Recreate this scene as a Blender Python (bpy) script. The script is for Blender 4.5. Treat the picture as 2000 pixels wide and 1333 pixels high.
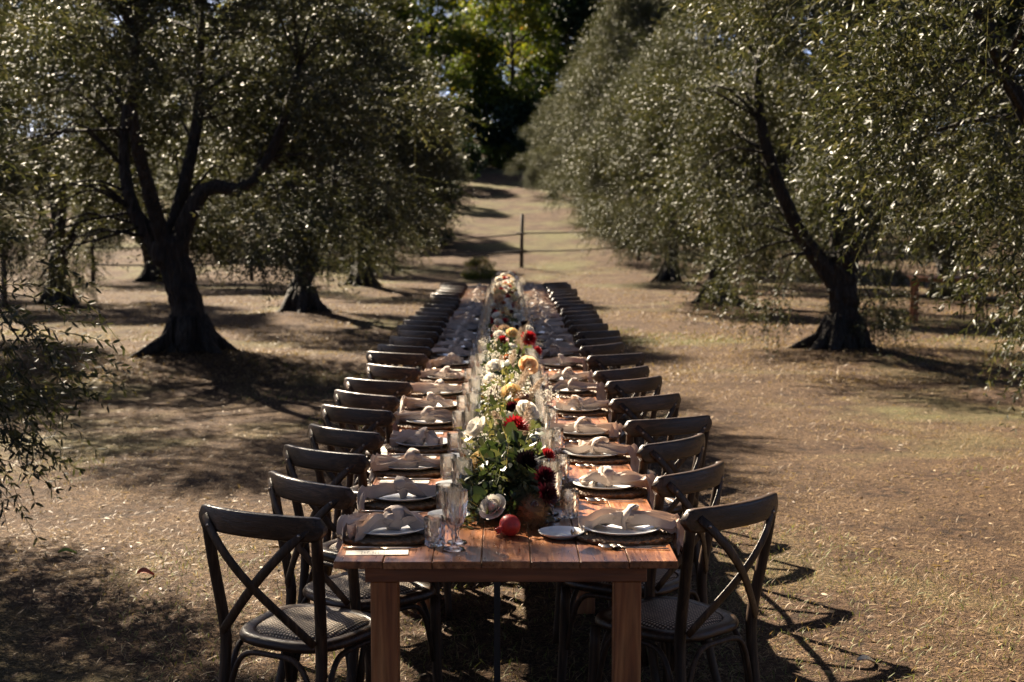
import bpy, math, random
import numpy as np
from mathutils import Vector, Matrix

sc = bpy.context.scene
for o in list(bpy.data.objects):
    bpy.data.objects.remove(o, do_unlink=True)
col = sc.collection
R = math.radians
random.seed(7)
rng = np.random.default_rng(11)

# ------------------------------------------------------------------ camera, sky, sun, exposure
CAM = Vector((0.0, -4.04, 1.759))
FPX = 2778.0
PITCH = math.atan(240 / FPX)
YAW = math.atan(12 / FPX)
cd = bpy.data.cameras.new('camera')
cam = bpy.data.objects.new('camera', cd)
col.objects.link(cam)
cam.location = CAM
cam.rotation_euler = (math.pi / 2 - PITCH, 0, -YAW)
cd.sensor_width = 36.0
cd.lens = 36.0 * FPX / 2000.0
cd.clip_start = 0.05
cd.clip_end = 900
cd.dof.use_dof = True
cd.dof.focus_distance = 5.0
cd.dof.aperture_fstop = 4.4
sc.camera = cam

SUN_AZ = (-0.565, 0.825)          # horizontal direction towards the sun
SUN_EL = R(36)
w = bpy.data.worlds.new('World')
sc.world = w
w.use_nodes = True
nt = w.node_tree
bg = nt.nodes['Background']
sky = nt.nodes.new('ShaderNodeTexSky')
sky.sky_type = 'NISHITA'
sky.sun_disc = False
sky.sun_elevation = SUN_EL
sky.sun_rotation = math.atan2(SUN_AZ[0], SUN_AZ[1])
sky.altitude = 200
sky.air_density = 0.25
sky.dust_density = 0.9
nt.links.new(sky.outputs[0], bg.inputs[0])
bg.inputs[1].default_value = 0.05
sd = bpy.data.lights.new('sun', 'SUN')
sd.energy = 5.0
sd.angle = R(0.55)
sd.color = (1.0, 0.86, 0.66)
sun = bpy.data.objects.new('sun', sd)
col.objects.link(sun)
sdir = Vector((SUN_AZ[0] * math.cos(SUN_EL), SUN_AZ[1] * math.cos(SUN_EL), math.sin(SUN_EL))).normalized()
sun.rotation_euler = sdir.to_track_quat('Z', 'Y').to_euler()
sun.location = (-20, 30, 30)
vs = sc.view_settings
vs.view_transform = 'Standard'
vs.look = 'None'
vs.exposure = 2.45
vs.gamma = 1.0
vs.use_curve_mapping = False
sc.cycles.use_denoising = True
sc.cycles.max_bounces = 10
sc.cycles.transparent_max_bounces = 24
sc.cycles.transmission_bounces = 8
sc.cycles.diffuse_bounces = 3
sc.cycles.caustics_refractive = False
sc.cycles.caustics_reflective = False
sc.cycles.sample_clamp_indirect = 4.0

# ------------------------------------------------------------------ helpers
def lin(r, g, b):
    f = lambda c: (c / 255 / 12.92) if c / 255 < 0.04045 else ((c / 255 + 0.055) / 1.055) ** 2.4
    return (f(r), f(g), f(b), 1)

def vnoise(x, y, seed=0):
    """smooth value noise, numpy arrays in, 0..1 out"""
    xi = np.floor(x).astype(np.int64); yi = np.floor(y).astype(np.int64)
    xf = x - xi; yf = y - yi
    u = xf * xf * (3 - 2 * xf); v = yf * yf * (3 - 2 * yf)
    def h(a, b):
        n = (a * 374761393 + b * 668265263 + seed * 974634777) & 0x7fffffff
        n = ((n ^ (n >> 13)) * 1274126177) & 0x7fffffff
        return ((n ^ (n >> 16)) & 0xffff) / 65535.0
    return (h(xi, yi) * (1 - u) + h(xi + 1, yi) * u) * (1 - v) + (h(xi, yi + 1) * (1 - u) + h(xi + 1, yi + 1) * u) * v

class MB:
    """collects vertices and faces; mesh() turns them into mesh data"""
    def __init__(s): s.v = []; s.f = []
    def add(s, V, F):
        b = len(s.v); s.v.extend([tuple(p) for p in V]); s.f.extend([tuple(i + b for i in q) for q in F])
    def box(s, cx, cy, cz, sx, sy, sz, bev=0.0):
        x, y, z = sx / 2, sy / 2, sz / 2
        if bev <= 0:
            V = [(cx + a * x, cy + b * y, cz + c * z) for c in (-1, 1) for b in (-1, 1) for a in (-1, 1)]
            s.add(V, [(0, 2, 3, 1), (4, 5, 7, 6), (0, 1, 5, 4), (2, 6, 7, 3), (0, 4, 6, 2), (1, 3, 7, 5)])
            return
        rings = []
        for (k, zz) in ((bev, -z), (0, -z + bev), (0, z - bev), (bev, z)):
            X, Y = x - k, y - k
            e = bev if k == 0 else bev * .6
            rings.append([(cx + px, cy + py, cz + zz) for px, py in ((-X + e, -Y), (X - e, -Y), (X, -Y + e), (X, Y - e), (X - e, Y), (-X + e, Y), (-X, Y - e), (-X, -Y + e))])
        V = [p for r in rings for p in r]; F = [tuple(range(7, -1, -1)), tuple(range(24, 32))]
        for r in range(3):
            for i in range(8):
                j = (i + 1) % 8
                F.append((r * 8 + i, r * 8 + j, r * 8 + 8 + j, r * 8 + 8 + i))
        s.add(V, F)
    def loft(s, rings, caps=True, closed=True):
        n = len(rings[0]); b = len(s.v)
        for r in rings: s.v.extend([tuple(p) for p in r])
        for k in range(len(rings) - 1):
            for i in range(n if closed else n - 1):
                j = (i + 1) % n
                s.f.append((b + k * n + i, b + k * n + j, b + (k + 1) * n + j, b + (k + 1) * n + i))
        if caps and closed:
            s.f.append(tuple(b + i for i in range(n - 1, -1, -1)))
            m = b + (len(rings) - 1) * n
            s.f.append(tuple(m + i for i in range(n)))
    def tube(s, path, rad, n=8, ell=None, rough=0.0, seed=0, up=(0, 0, 1)):
        """tube along points; rad is one number or one per point; ell = (width, thickness) gives a flat strip"""
        P = [Vector(p) for p in path]
        rr = rad if hasattr(rad, '__len__') else [rad] * len(P)
        rings = []; rnd = random.Random(seed)
        ph = [rnd.uniform(0, 6.28) for _ in range(6)]
        prev = None
        for k, p in enumerate(P):
            t = (P[min(k + 1, len(P) - 1)] - P[max(k - 1, 0)])
            if t.length < 1e-9: t = Vector((0, 0, 1))
            t.normalize()
            if prev is None:
                u = Vector(up)
                if abs(u.dot(t)) > 0.95: u = Vector((1, 0, 0)) if abs(t.x) < .9 else Vector((0, 1, 0))
            else: u = prev
            a = (u - t * u.dot(t)).normalized(); prev = a
            c = t.cross(a)
            ring = []
            for i in range(n):
                th = 2 * math.pi * i / n
                r = rr[k]
                q = 1.0
                if rough:
                    q = 1 + rough * (math.sin(3 * th + ph[0] + k * .35) * .5 + math.sin(5 * th + ph[1] - k * .5) * .35 + math.sin(8 * th + ph[2] + k * .9) * .25 + math.sin(k * 1.3 + ph[3] + 2 * th) * .4)
                if ell: ring.append(p + a * (math.cos(th) * ell[0] * r * q) + c * (math.sin(th) * ell[1] * r * q))
                else: ring.append(p + a * (math.cos(th) * r * q) + c * (math.sin(th) * r * q))
            rings.append(ring)
        s.loft(rings)
    def lathe(s, prof, n=24, flute=None, cap0=True, cap1=True):
        """prof: list of (r, z); flute(i, k) scales the radius"""
        rings = []
        for k, (r, z) in enumerate(prof):
            rings.append([(r * (flute(i, k) if flute else 1) * math.cos(2 * math.pi * i / n), r * (flute(i, k) if flute else 1) * math.sin(2 * math.pi * i / n), z) for i in range(n)])
        b = len(s.v)
        s.loft(rings, caps=False)
        if cap0: s.f.append(tuple(b + i for i in range(n - 1, -1, -1)))
        if cap1: s.f.append(tuple(b + (len(prof) - 1) * n + i for i in range(n)))
    def mesh(s, name, mat, smooth=True, angle=None):
        me = bpy.data.meshes.new(name)
        me.from_pydata(s.v, [], s.f)
        me.materials.append(mat)
        if smooth:
            me.polygons.foreach_set('use_smooth', [True] * len(me.polygons))
            if angle: me.set_sharp_from_angle(angle=R(angle))
        me.update()
        return me

def np_mesh(name, V, loops, counts, mats, attrs=None, smooth=False):
    """fast mesh from arrays: V (n,3), loops flat indices, counts per face"""
    me = bpy.data.meshes.new(name)
    me.vertices.add(len(V)); me.vertices.foreach_set('co', np.ascontiguousarray(V, np.float32).ravel())
    me.loops.add(len(loops)); me.loops.foreach_set('vertex_index', np.ascontiguousarray(loops, np.int32))
    counts = np.asarray(counts, np.int32)
    st = np.concatenate([[0], np.cumsum(counts)[:-1]]).astype(np.int32)
    me.polygons.add(len(counts)); me.polygons.foreach_set('loop_start', st); me.polygons.foreach_set('loop_total', counts)
    if smooth: me.polygons.foreach_set('use_smooth', np.ones(len(counts), bool))
    for k, a in (attrs or {}).items():
        at = me.attributes.new(k, 'FLOAT', 'POINT'); at.data.foreach_set('value', np.ascontiguousarray(a, np.float32))
    me.materials.append(mats)
    me.update(calc_edges=True)
    return me

def obj(name, me, parent=None, loc=(0, 0, 0), rot=(0, 0, 0), scale=None):
    o = bpy.data.objects.new(name, me)
    col.objects.link(o)
    o.location = loc; o.rotation_euler = rot
    if scale: o.scale = (scale,) * 3 if not hasattr(scale, '__len__') else scale
    o.parent = parent
    return o

def tag(o, label=None, cat=None, group=None, kind=None):
    if label: o['label'] = label
    if cat: o['category'] = cat
    if group: o['group'] = group
    if kind: o['kind'] = kind
    return o

def spawn(tree, parent):
    """tree: list of (name, mesh, subtree) or with location/rotation appended"""
    for t in tree:
        o = obj(t[0], t[1], parent, *(t[3:] if len(t) > 3 else ()))
        if t[2]: spawn(t[2], o)

ORD = ['first', 'second', 'third', 'fourth', 'fifth', 'sixth', 'seventh', 'eighth', 'ninth', 'tenth', 'eleventh', 'twelfth', 'thirteenth',
       'fourteenth', 'fifteenth', 'sixteenth', 'seventeenth', 'eighteenth', 'nineteenth', 'twentieth', 'twenty-first', 'twenty-second',
       'twenty-third', 'twenty-fourth', 'twenty-fifth', 'twenty-sixth']

def ray(px, py):
    u = (px - 1000) / FPX; v = (666.5 - py) / FPX
    d = (u, math.cos(PITCH) + v * math.sin(PITCH), -math.sin(PITCH) + v * math.cos(PITCH))
    c, s = math.cos(YAW), math.sin(YAW)
    return Vector((d[0] * c + d[1] * s, -d[0] * s + d[1] * c, d[2]))

def at(px, py, z):
    """point at height z seen at a pixel of the 2000 px wide photograph"""
    d = ray(px, py)
    return CAM + d * ((z - CAM.z) / d.z)

# ------------------------------------------------------------------ materials
def mat(name):
    m = bpy.data.materials.new(name); m.use_nodes = True
    t = m.node_tree
    return m, t, t.nodes['Principled BSDF']

def N(t, kind, **kw):
    n = t.nodes.new('ShaderNode' + kind)
    for k, v in kw.items():
        if k.startswith('i_'):
            key = k[2:]
            n.inputs[int(key) if key.isdigit() else key].default_value = v
        else: setattr(n, k, v)
    return n

def ramp(t, stops, src=None, interp='LINEAR'):
    r = t.nodes.new('ShaderNodeValToRGB')
    e = r.color_ramp.elements; r.color_ramp.interpolation = interp
    while len(e) < len(stops): e.new(0.5)
    for i, (p, c) in enumerate(stops): e[i].position = p; e[i].color = c if len(c) == 4 else (*c, 1)
    if src is not None: t.links.new(src, r.inputs[0])
    return r

def mix(t, fac, a, b, mode='MIX'):
    m = t.nodes.new('ShaderNodeMix'); m.data_type = 'RGBA'; m.blend_type = mode
    for s, v in ((0, fac), (6, a), (7, b)):
        if hasattr(v, 'links') or hasattr(v, 'is_linked'): t.links.new(v, m.inputs[s])
        else: m.inputs[s].default_value = v
    return m.outputs[2]

def bump(t, b, src, strength=.3, dist=.01):
    n = N(t, 'Bump'); n.inputs['Strength'].default_value = strength; n.inputs['Distance'].default_value = dist
    t.links.new(src, n.inputs['Height']); t.links.new(n.outputs[0], b.inputs['Normal'])

def wood_mat(name, c0, c1, c2, rough=.5, axis='Y', scale=1.0, coat=0.0, bumps=.25, jitter=.25, spec=.5, knots=False):
    m, t, b = mat(name)
    tc = N(t, 'TexCoord'); mp = N(t, 'Mapping')
    s = [14 * scale] * 3; s['XYZ'.index(axis)] = 1.1 * scale
    mp.inputs['Scale'].default_value = s
    oi = N(t, 'ObjectInfo')
    cb = N(t, 'CombineXYZ'); mul = N(t, 'Math', operation='MULTIPLY', i_1=37.0)
    t.links.new(oi.outputs['Random'], mul.inputs[0])
    for k in range(3): t.links.new(mul.outputs[0], cb.inputs[k])
    va = N(t, 'VectorMath', operation='ADD'); t.links.new(tc.outputs['Object'], va.inputs[0]); t.links.new(cb.outputs[0], va.inputs[1])
    t.links.new(va.outputs[0], mp.inputs[0])
    n1 = N(t, 'TexNoise', i_Scale=1.6, i_Detail=6.0, i_Distortion=1.2); t.links.new(mp.outputs[0], n1.inputs[0])
    n2 = N(t, 'TexNoise', i_Scale=9.0, i_Detail=4.0); t.links.new(mp.outputs[0], n2.inputs[0])
    r1 = ramp(t, [(.3, c0), (.52, c1), (.72, c2)], n1.outputs[0])
    r2 = ramp(t, [(.35, (.55, .55, .55)), (.65, (1.1, 1.1, 1.1))], n2.outputs[0])
    c = mix(t, .6, r1.outputs[0], r2.outputs[0], 'MULTIPLY')
    rj = ramp(t, [(0, (1 - jitter,) * 3), (1, (1 + jitter,) * 3)], oi.outputs['Random'])
    c = mix(t, 1.0, c, rj.outputs[0], 'MULTIPLY')
    if knots:
        kv = N(t, 'TexVoronoi', i_Scale=.42); t.links.new(mp.outputs[0], kv.inputs[0])
        c = mix(t, 1.0, c, ramp(t, [(.06, (.28, .22, .18)), (.16, (.75, .68, .62)), (.22, (1, 1, 1))], kv.outputs['Distance']).outputs[0], 'MULTIPLY')
    t.links.new(c, b.inputs['Base Color'])
    b.inputs['Roughness'].default_value = rough; b.inputs['Specular IOR Level'].default_value = spec
    rr = ramp(t, [(.3, (rough - .12,) * 3), (.7, (rough + .15,) * 3)], n2.outputs[0]); t.links.new(rr.outputs[0], b.inputs['Roughness'])
    b.inputs['Coat Weight'].default_value = coat; b.inputs['Coat Roughness'].default_value = .25
    bump(t, b, n2.outputs[0], bumps, .003)
    return m

M_TABLE = wood_mat('table_wood', (.12, .038, .012), (.30, .105, .032), (.46, .19, .066), .36, 'Y', 1.0, .25, .2, .3, .5, True)
M_TLEG = wood_mat('table_leg_wood', (.13, .034, .008), (.33, .105, .028), (.50, .20, .062), .5, 'Z', .9, 0, .5, .25, .5, True)
M_CHAIR = wood_mat('chair_wood', (.012, .006, .003), (.042, .021, .010), (.105, .056, .028), .38, 'X', 2.2, 0, .4, .25, .45)
M_CHAIRV = wood_mat('chair_leg_wood', (.014, .007, .0035), (.042, .022, .011), (.095, .053, .028), .5, 'Z', 2.2, 0, .5, .25, .3)
M_POSTW = wood_mat('weathered_post', (.035, .025, .018), (.08, .058, .042), (.14, .105, .078), .8, 'Z', 1.2, 0, .6, .2)
M_RAILW = wood_mat('weathered_rail', (.02, .014, .01), (.05, .036, .026), (.10, .075, .055), .8, 'X', 1.2, 0, .6, .2)

def cane_mat():
    m, t, b = mat('woven_cane')
    tc = N(t, 'TexCoord'); mp = N(t, 'Mapping'); t.links.new(tc.outputs['Object'], mp.inputs[0])
    w1 = N(t, 'TexWave', bands_direction='X', i_Scale=27.0, i_Distortion=.4); t.links.new(mp.outputs[0], w1.inputs[0])
    w2 = N(t, 'TexWave', bands_direction='Y', i_Scale=27.0, i_Distortion=.4); t.links.new(mp.outputs[0], w2.inputs[0])
    mm = N(t, 'Math', operation='MULTIPLY'); t.links.new(w1.outputs['Fac'], mm.inputs[0]); t.links.new(w2.outputs['Fac'], mm.inputs[1])
    n = N(t, 'TexNoise', i_Scale=22.0, i_Detail=4.0); t.links.new(tc.outputs['Object'], n.inputs[0])
    r = ramp(t, [(.05, (.06, .038, .022)), (.3, (.34, .245, .165)), (.8, (.70, .56, .41))], mm.outputs[0])
    rn = ramp(t, [(.3, (.6, .58, .55)), (.7, (1.1, 1.08, 1.02))], n.outputs[0])
    t.links.new(mix(t, .7, r.outputs[0], rn.outputs[0], 'MULTIPLY'), b.inputs['Base Color'])
    b.inputs['Roughness'].default_value = .6
    bump(t, b, mm.outputs[0], .8, .004)
    return m
M_CANE = cane_mat()

def simple_mat(name, c, rough=.5, var=.15, scale=30., bumps=0., bscale=None, sheen=0., spec=.5, metal=0.):
    m, t, b = mat(name)
    tc = N(t, 'TexCoord')
    n = N(t, 'TexNoise', i_Scale=scale, i_Detail=4.0); t.links.new(tc.outputs['Object'], n.inputs[0])
    oi = N(t, 'ObjectInfo')
    r = ramp(t, [(.3, tuple(x * (1 - var) for x in c[:3])), (.7, tuple(min(1, x * (1 + var)) for x in c[:3]))], n.outputs[0])
    rj = ramp(t, [(0, (1 - var * .7,) * 3), (1, (1 + var * .7,) * 3)], oi.outputs['Random'])
    t.links.new(mix(t, 1.0, r.outputs[0], rj.outputs[0], 'MULTIPLY'), b.inputs['Base Color'])
    b.inputs['Roughness'].default_value = rough; b.inputs['Metallic'].default_value = metal
    b.inputs['Specular IOR Level'].default_value = spec
    if sheen: b.inputs['Sheen Weight'].default_value = sheen
    if bumps:
        n2 = N(t, 'TexNoise', i_Scale=bscale or scale * 4, i_Detail=3.0); t.links.new(tc.outputs['Object'], n2.inputs[0])
        bump(t, b, n2.outputs[0], bumps, .003)
    return m
M_PLATE = simple_mat('white_stoneware', (.70, .70, .69), .16, .04, 8)
M_LINEN = simple_mat('taupe_linen', (.50, .385, .305), .85, .14, 18, .4, 260, .25)
M_STEEL = simple_mat('brushed_bronze_steel', (.42, .34, .27), .28, .15, 20, metal=1.0)
M_CARD = simple_mat('menu_paper', (.66, .60, .50), .7, .06, 12)
M_INK = simple_mat('menu_ink', (.34, .30, .26), .7, .1)
M_POM = simple_mat('pomegranate_skin', (.52, .035, .022), .42, .45, 30, .15, 60)
M_BUR = simple_mat('chestnut_bur_spines', (.24, .125, .045), .7, .3, 40)
M_NUT = simple_mat('chestnut_shell', (.075, .028, .014), .25, .2, 20)
M_IRON = simple_mat('black_metal', (.015, .013, .012), .5, .2, 10)

def mat_woven():
    m, t, b = mat('woven_seagrass')
    tc = N(t, 'TexCoord')
    n = N(t, 'TexNoise', i_Scale=60., i_Detail=5.0); t.links.new(tc.outputs['Object'], n.inputs[0])
    r = ramp(t, [(.25, (.085, .045, .02)), (.55, (.21, .125, .06)), (.8, (.36, .24, .13))], n.outputs[0])
    t.links.new(r.outputs[0], b.inputs['Base Color']); b.inputs['Roughness'].default_value = .65
    bump(t, b, n.outputs[0], .6, .003)
    return m
M_MAT = mat_woven()

def glass_mat():
    m, t, b = mat('cut_crystal')
    out = t.nodes['Material Output']
    tr = N(t, 'BsdfTransparent'); tr.inputs[0].default_value = (.98, .97, .95, 1)
    rf = N(t, 'BsdfRefraction', i_IOR=1.45, i_Roughness=.05); rf.inputs[0].default_value = (1, .98, .95, 1)
    gs = N(t, 'BsdfGlossy', i_Roughness=.12); gs.inputs[0].default_value = (1, 1, 1, 1)
    mx = N(t, 'MixShader', i_0=.22); t.links.new(tr.outputs[0], mx.inputs[1]); t.links.new(rf.outputs[0], mx.inputs[2])
    cut = N(t, 'BsdfTranslucent'); cut.inputs[0].default_value = (1, .97, .93, 1)      # light caught in the cut facets
    m0 = N(t, 'MixShader', i_0=.035); t.links.new(mx.outputs[0], m0.inputs[1]); t.links.new(cut.outputs[0], m0.inputs[2]); mx = m0
    fr = N(t, 'Fresnel', i_IOR=1.75)
    m2 = N(t, 'MixShader'); t.links.new(fr.outputs[0], m2.inputs[0]); t.links.new(mx.outputs[0], m2.inputs[1]); t.links.new(gs.outputs[0], m2.inputs[2])
    t.links.new(m2.outputs[0], out.inputs[0])
    t.nodes.remove(b)
    return m
M_GLASS = glass_mat()

def leaf_mat(name, stops, rough=.35, trans=.35, tcol=None, spec=.5):
    """leaf colour from a random value per leaf, with light passing through"""
    m, t, b = mat(name)
    out = t.nodes['Material Output']
    a = N(t, 'Attribute', attribute_name='rnd')
    r = ramp(t, stops, a.outputs['Fac'])
    t.links.new(r.outputs[0], b.inputs['Base Color'])
    b.inputs['Roughness'].default_value = rough
    b.inputs['Specular IOR Level'].default_value = spec
    tl = N(t, 'BsdfTranslucent')
    t.links.new(mix(t, 1.0, r.outputs[0], tcol or (1.2, 1.25, .7, 1), 'MULTIPLY'), tl.inputs[0])
    ms = N(t, 'MixShader', i_0=trans)
    t.links.new(b.outputs[0], ms.inputs[1]); t.links.new(tl.outputs[0], ms.inputs[2]); t.links.new(ms.outputs[0], out.inputs[0])
    return m
M_OLIVE = leaf_mat('olive_leaf', [(0, (.014, .017, .007)), (.4, (.027, .031, .013)), (.7, (.050, .053, .029)), (.9, (.095, .094, .062)), (1, (.11, .090, .026))], .54, .27, (1.2, 1.18, .68, 1), spec=.33)
M_BROAD = leaf_mat('broad_leaf', [(0, (.03, .045, .008)), (.4, (.08, .10, .014)), (.7, (.18, .165, .020)), (.93, (.30, .19, .02)), (1, (.30, .10, .02))], .5, .5, spec=.3)
M_DARKB = leaf_mat('dark_leaf', [(0, (.008, .016, .006)), (.6, (.018, .032, .010)), (1, (.045, .058, .016))], .5, .3, spec=.3)
M_GRASS = leaf_mat('grass_blades', [(0, (.080, .045, .022)), (.35, (.18, .112, .058)), (.62, (.34, .235, .132)), (.70, (.10, .105, .032)), (1, (.17, .185, .052))], .6, .25, spec=.25)
M_GREENS = leaf_mat('bouquet_leaf', [(0, (.016, .028, .010)), (.3, (.040, .056, .022)), (.5, (.085, .092, .042)), (.7, (.16, .14, .07)), (.9, (.28, .21, .10)), (1, (.16, .085, .04))], .42, .3, spec=.4)
M_BABY = leaf_mat('filler_blossom', [(0, (.55, .50, .42)), (.6, (.72, .68, .60)), (1, (.50, .38, .30))], .7, .3, (1, 1, .95, 1))
M_PLUME = leaf_mat('dry_plume', [(0, (.30, .22, .16)), (1, (.52, .42, .33))], .8, .3, (1, .95, .85, 1))
def petal_mat(name, c, c2, rough=.55):
    return leaf_mat(name, [(0, c), (1, c2)], rough, .3, (1.05, 1, .95, 1), .3)
M_WHITE = petal_mat('white_petal', (.72, .67, .56), (.82, .79, .72))
M_PEACH = petal_mat('peach_petal', (.74, .42, .20), (.82, .62, .38))
M_YELLOW = petal_mat('yellow_petal', (.70, .46, .16), (.80, .64, .34))
M_RED = petal_mat('red_petal', (.24, .008, .012), (.42, .022, .026))
M_WINE = petal_mat('wine_petal', (.035, .004, .007), (.09, .008, .014))
M_BLACK = petal_mat('blackish_petal', (.008, .003, .004), (.022, .006, .008))
M_RUST = petal_mat('rust_petal', (.32, .085, .025), (.45, .15, .045))

def bark_mat():
    m, t, b = mat('olive_bark')
    tc = N(t, 'TexCoord'); mp = N(t, 'Mapping'); mp.inputs['Scale'].default_value = (9, 9, 2.2); t.links.new(tc.outputs['Object'], mp.inputs[0])
    n = N(t, 'TexNoise', i_Scale=1.6, i_Detail=7.0, i_Distortion=.8); t.links.new(mp.outputs[0], n.inputs[0])
    v = N(t, 'TexVoronoi', i_Scale=2.4); t.links.new(mp.outputs[0], v.inputs[0])
    r = ramp(t, [(.3, (.010, .0075, .0055)), (.55, (.032, .024, .018)), (.8, (.070, .056, .044))], n.outputs[0])
    t.links.new(r.outputs[0], b.inputs['Base Color']); b.inputs['Roughness'].default_value = .9
    ad = N(t, 'Math', operation='ADD'); t.links.new(n.outputs[0], ad.inputs[0]); t.links.new(v.outputs[0], ad.inputs[1])
    bump(t, b, ad.outputs[0], 1.0, .06)
    return m
M_BARK = bark_mat()

def ground_mat():
    m, t, b = mat('dry_lawn_soil')
    g = N(t, 'NewGeometry')
    def nz(scale, det=5., dist=0.):
        n = N(t, 'TexNoise', i_Scale=scale, i_Detail=det, i_Distortion=dist); t.links.new(g.outputs['Position'], n.inputs[0]); return n.outputs[0]
    big, mid, fine, hair = nz(.35, 4), nz(1.7, 5), nz(14, 8, .5), nz(60, 6, 1.2)
    soil = ramp(t, [(.32, (.015, .008, .0045)), (.5, (.046, .025, .014)), (.70, (.10, .058, .033))], fine)
    straw = ramp(t, [(.36, (.014, .0075, .004)), (.5, (.072, .040, .021)), (.66, (.20, .130, .072))], hair)
    c = mix(t, ramp(t, [(.38, (0, 0, 0)), (.58, (1, 1, 1))], mid).outputs[0], soil.outputs[0], straw.outputs[0])
    green = ramp(t, [(.3, (.055, .060, .022)), (.7, (.16, .155, .060))], hair)
    gm = N(t, 'Math', operation='ADD'); t.links.new(big, gm.inputs[0])
    m2 = N(t, 'Math', operation='MULTIPLY', i_1=.35); t.links.new(mid, m2.inputs[0]); t.links.new(m2.outputs[0], gm.inputs[1])
    # greener lawn further up the slope
    sx = N(t, 'SeparateXYZ'); t.links.new(g.outputs['Position'], sx.inputs[0])
    far = N(t, 'MapRange', i_1=22.0, i_2=62.0, i_3=0.0, i_4=.09); t.links.new(sx.outputs['Y'], far.inputs[0])
    g3 = N(t, 'Math', operation='ADD'); t.links.new(gm.outputs[0], g3.inputs[0]); t.links.new(far.outputs[0], g3.inputs[1])
    c = mix(t, ramp(t, [(.70, (0, 0, 0)), (.88, (.6, .6, .6))], g3.outputs[0]).outputs[0], c, green.outputs[0])
    t.links.new(c, b.inputs['Base Color']); b.inputs['Roughness'].default_value = .95
    b.inputs['Specular IOR Level'].default_value = .15
    ad = N(t, 'Math', operation='ADD'); t.links.new(fine, ad.inputs[0]); t.links.new(hair, ad.inputs[1])
    bump(t, b, ad.outputs[0], 1.0, .035)
    return m
M_GROUND = ground_mat()

# ------------------------------------------------------------------ tree positions (x, y, scale, rotation, kind)
OLIVES = [
    (-4.9, 3.75, 1.0, 0.4, 'N', 'olive tree whose low leafy boughs reach over the shaded grass beside the table'),
    (4.15, 4.7, 1.0, 2.2, 'N', 'olive tree with long drooping sprays hanging over the sunny grass'),
    (-3.78, 12.9, 1.0, 0.0, 'A', 'big olive with thick forked black trunk and one long bent limb'),
    (-3.59, 21.0, 1.0, 4.19, 'A', 'olive with stout dark trunk on a root mound, next behind the forked one'),
    (-3.53, 30.6, .95, 3.9, 'A', 'olive with straight slim trunk just in front of the rail fence'),
    (-4.2, 40.5, .84, 1.2, 'B', 'silvery olive standing close behind the rail fence post'),
    (-3.9, 49.5, .72, 3.3, 'A', 'olive with foliage to the ground beside the shaded path'),
    (-3.0, 58.5, .5, 5.1, 'B', 'last small olive before the tall wood, on the sloping lawn edge'),
    (4.29, 14.1, 1.02, 0.0, 'B', 'olive with leaning black limb and bushy shoots round its trunk'),
    (4.19, 24.2, 1.0, 3.0, 'A', 'olive with gnarled trunk on a rooty mound behind the leaning one'),
    (4.4, 34.0, 1.0, 1.0, 'B', 'olive with low skirts of leaves where the fence rails end'),
    (4.2, 43.5, 1.32, 4.4, 'A', 'tall pale olive rising above its row on the slope'),
    (3.5, 53.0, 1.05, 2.4, 'B', 'round olive leaning over the sunny path up the slope'),
    (2.2, 62.0, .7, 5.3, 'A', 'farthest grey olive at the bend of the grassy path'),
    (-9.4, 25.9, 1.0, 1.9, 'B', 'olive of the outer row with shaded trunk beside green lawn'),
    (-9.6, 16.5, .95, 4.9, 'A', 'olive of the outer row behind the big forked one'),
    (-9.8, 35.5, 1.0, .3, 'A', 'distant olive of the outer row near the grey paddock post'),
    (10.0, 12.8, 1.0, 2.9, 'A', 'olive of the outer row beyond the spare table'),
    (9.6, 27.0, 1.0, 5.5, 'B', 'outer olive standing behind the spare table and its chairs'),
    (9.5, 37.0, 1.0, .9, 'A', 'far outer olive half hidden behind the sunny row'),
    (-15.2, 21.0, 1.0, .9, 'A', 'olive deep in the grove past the outer row'),
    (-15.6, 31.5, 1.05, 2.0, 'B', 'olive at the edge of the far green lawn'),
    (15.5, 21.5, 1.0, 3.9, 'B', 'olive deep in the grove behind the spare table'),
    (15.3, 33.0, 1.05, 1.5, 'A', 'olive at the back corner of the grove'),
    (-4.3, -4.6, 1.0, 2.6, 'A', 'unseen olive tree added to block sky light behind the pomegranate end, shady lawn side'),  # pairs behind the camera, out of view, added to block sky light
    (4.5, -4.2, 1.0, 5.0, 'B', 'unseen olive tree added to block sky light behind the pomegranate end, sunny lawn side'),
    (-4.2, -13.5, 1.0, .6, 'B', 'farther unseen olive tree added to block sky light behind the pomegranate end, shady lawn side'),  # farther pair, also out of view and added to cut sky fill
    (4.3, -13.0, 1.0, 3.6, 'A', 'farther unseen olive tree added to block sky light behind the pomegranate end, sunny lawn side'),
    (-9.6, 46.0, 1.0, 2.8, 'B', 'olive on the slope behind the outer row'),
    (9.8, 48.0, 1.0, 4.1, 'B', 'olive on the slope behind the sunny outer row'),
]
MOUNDS = [(x, y, .16, .75) for (x, y, *_r) in OLIVES[:12]]

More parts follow.
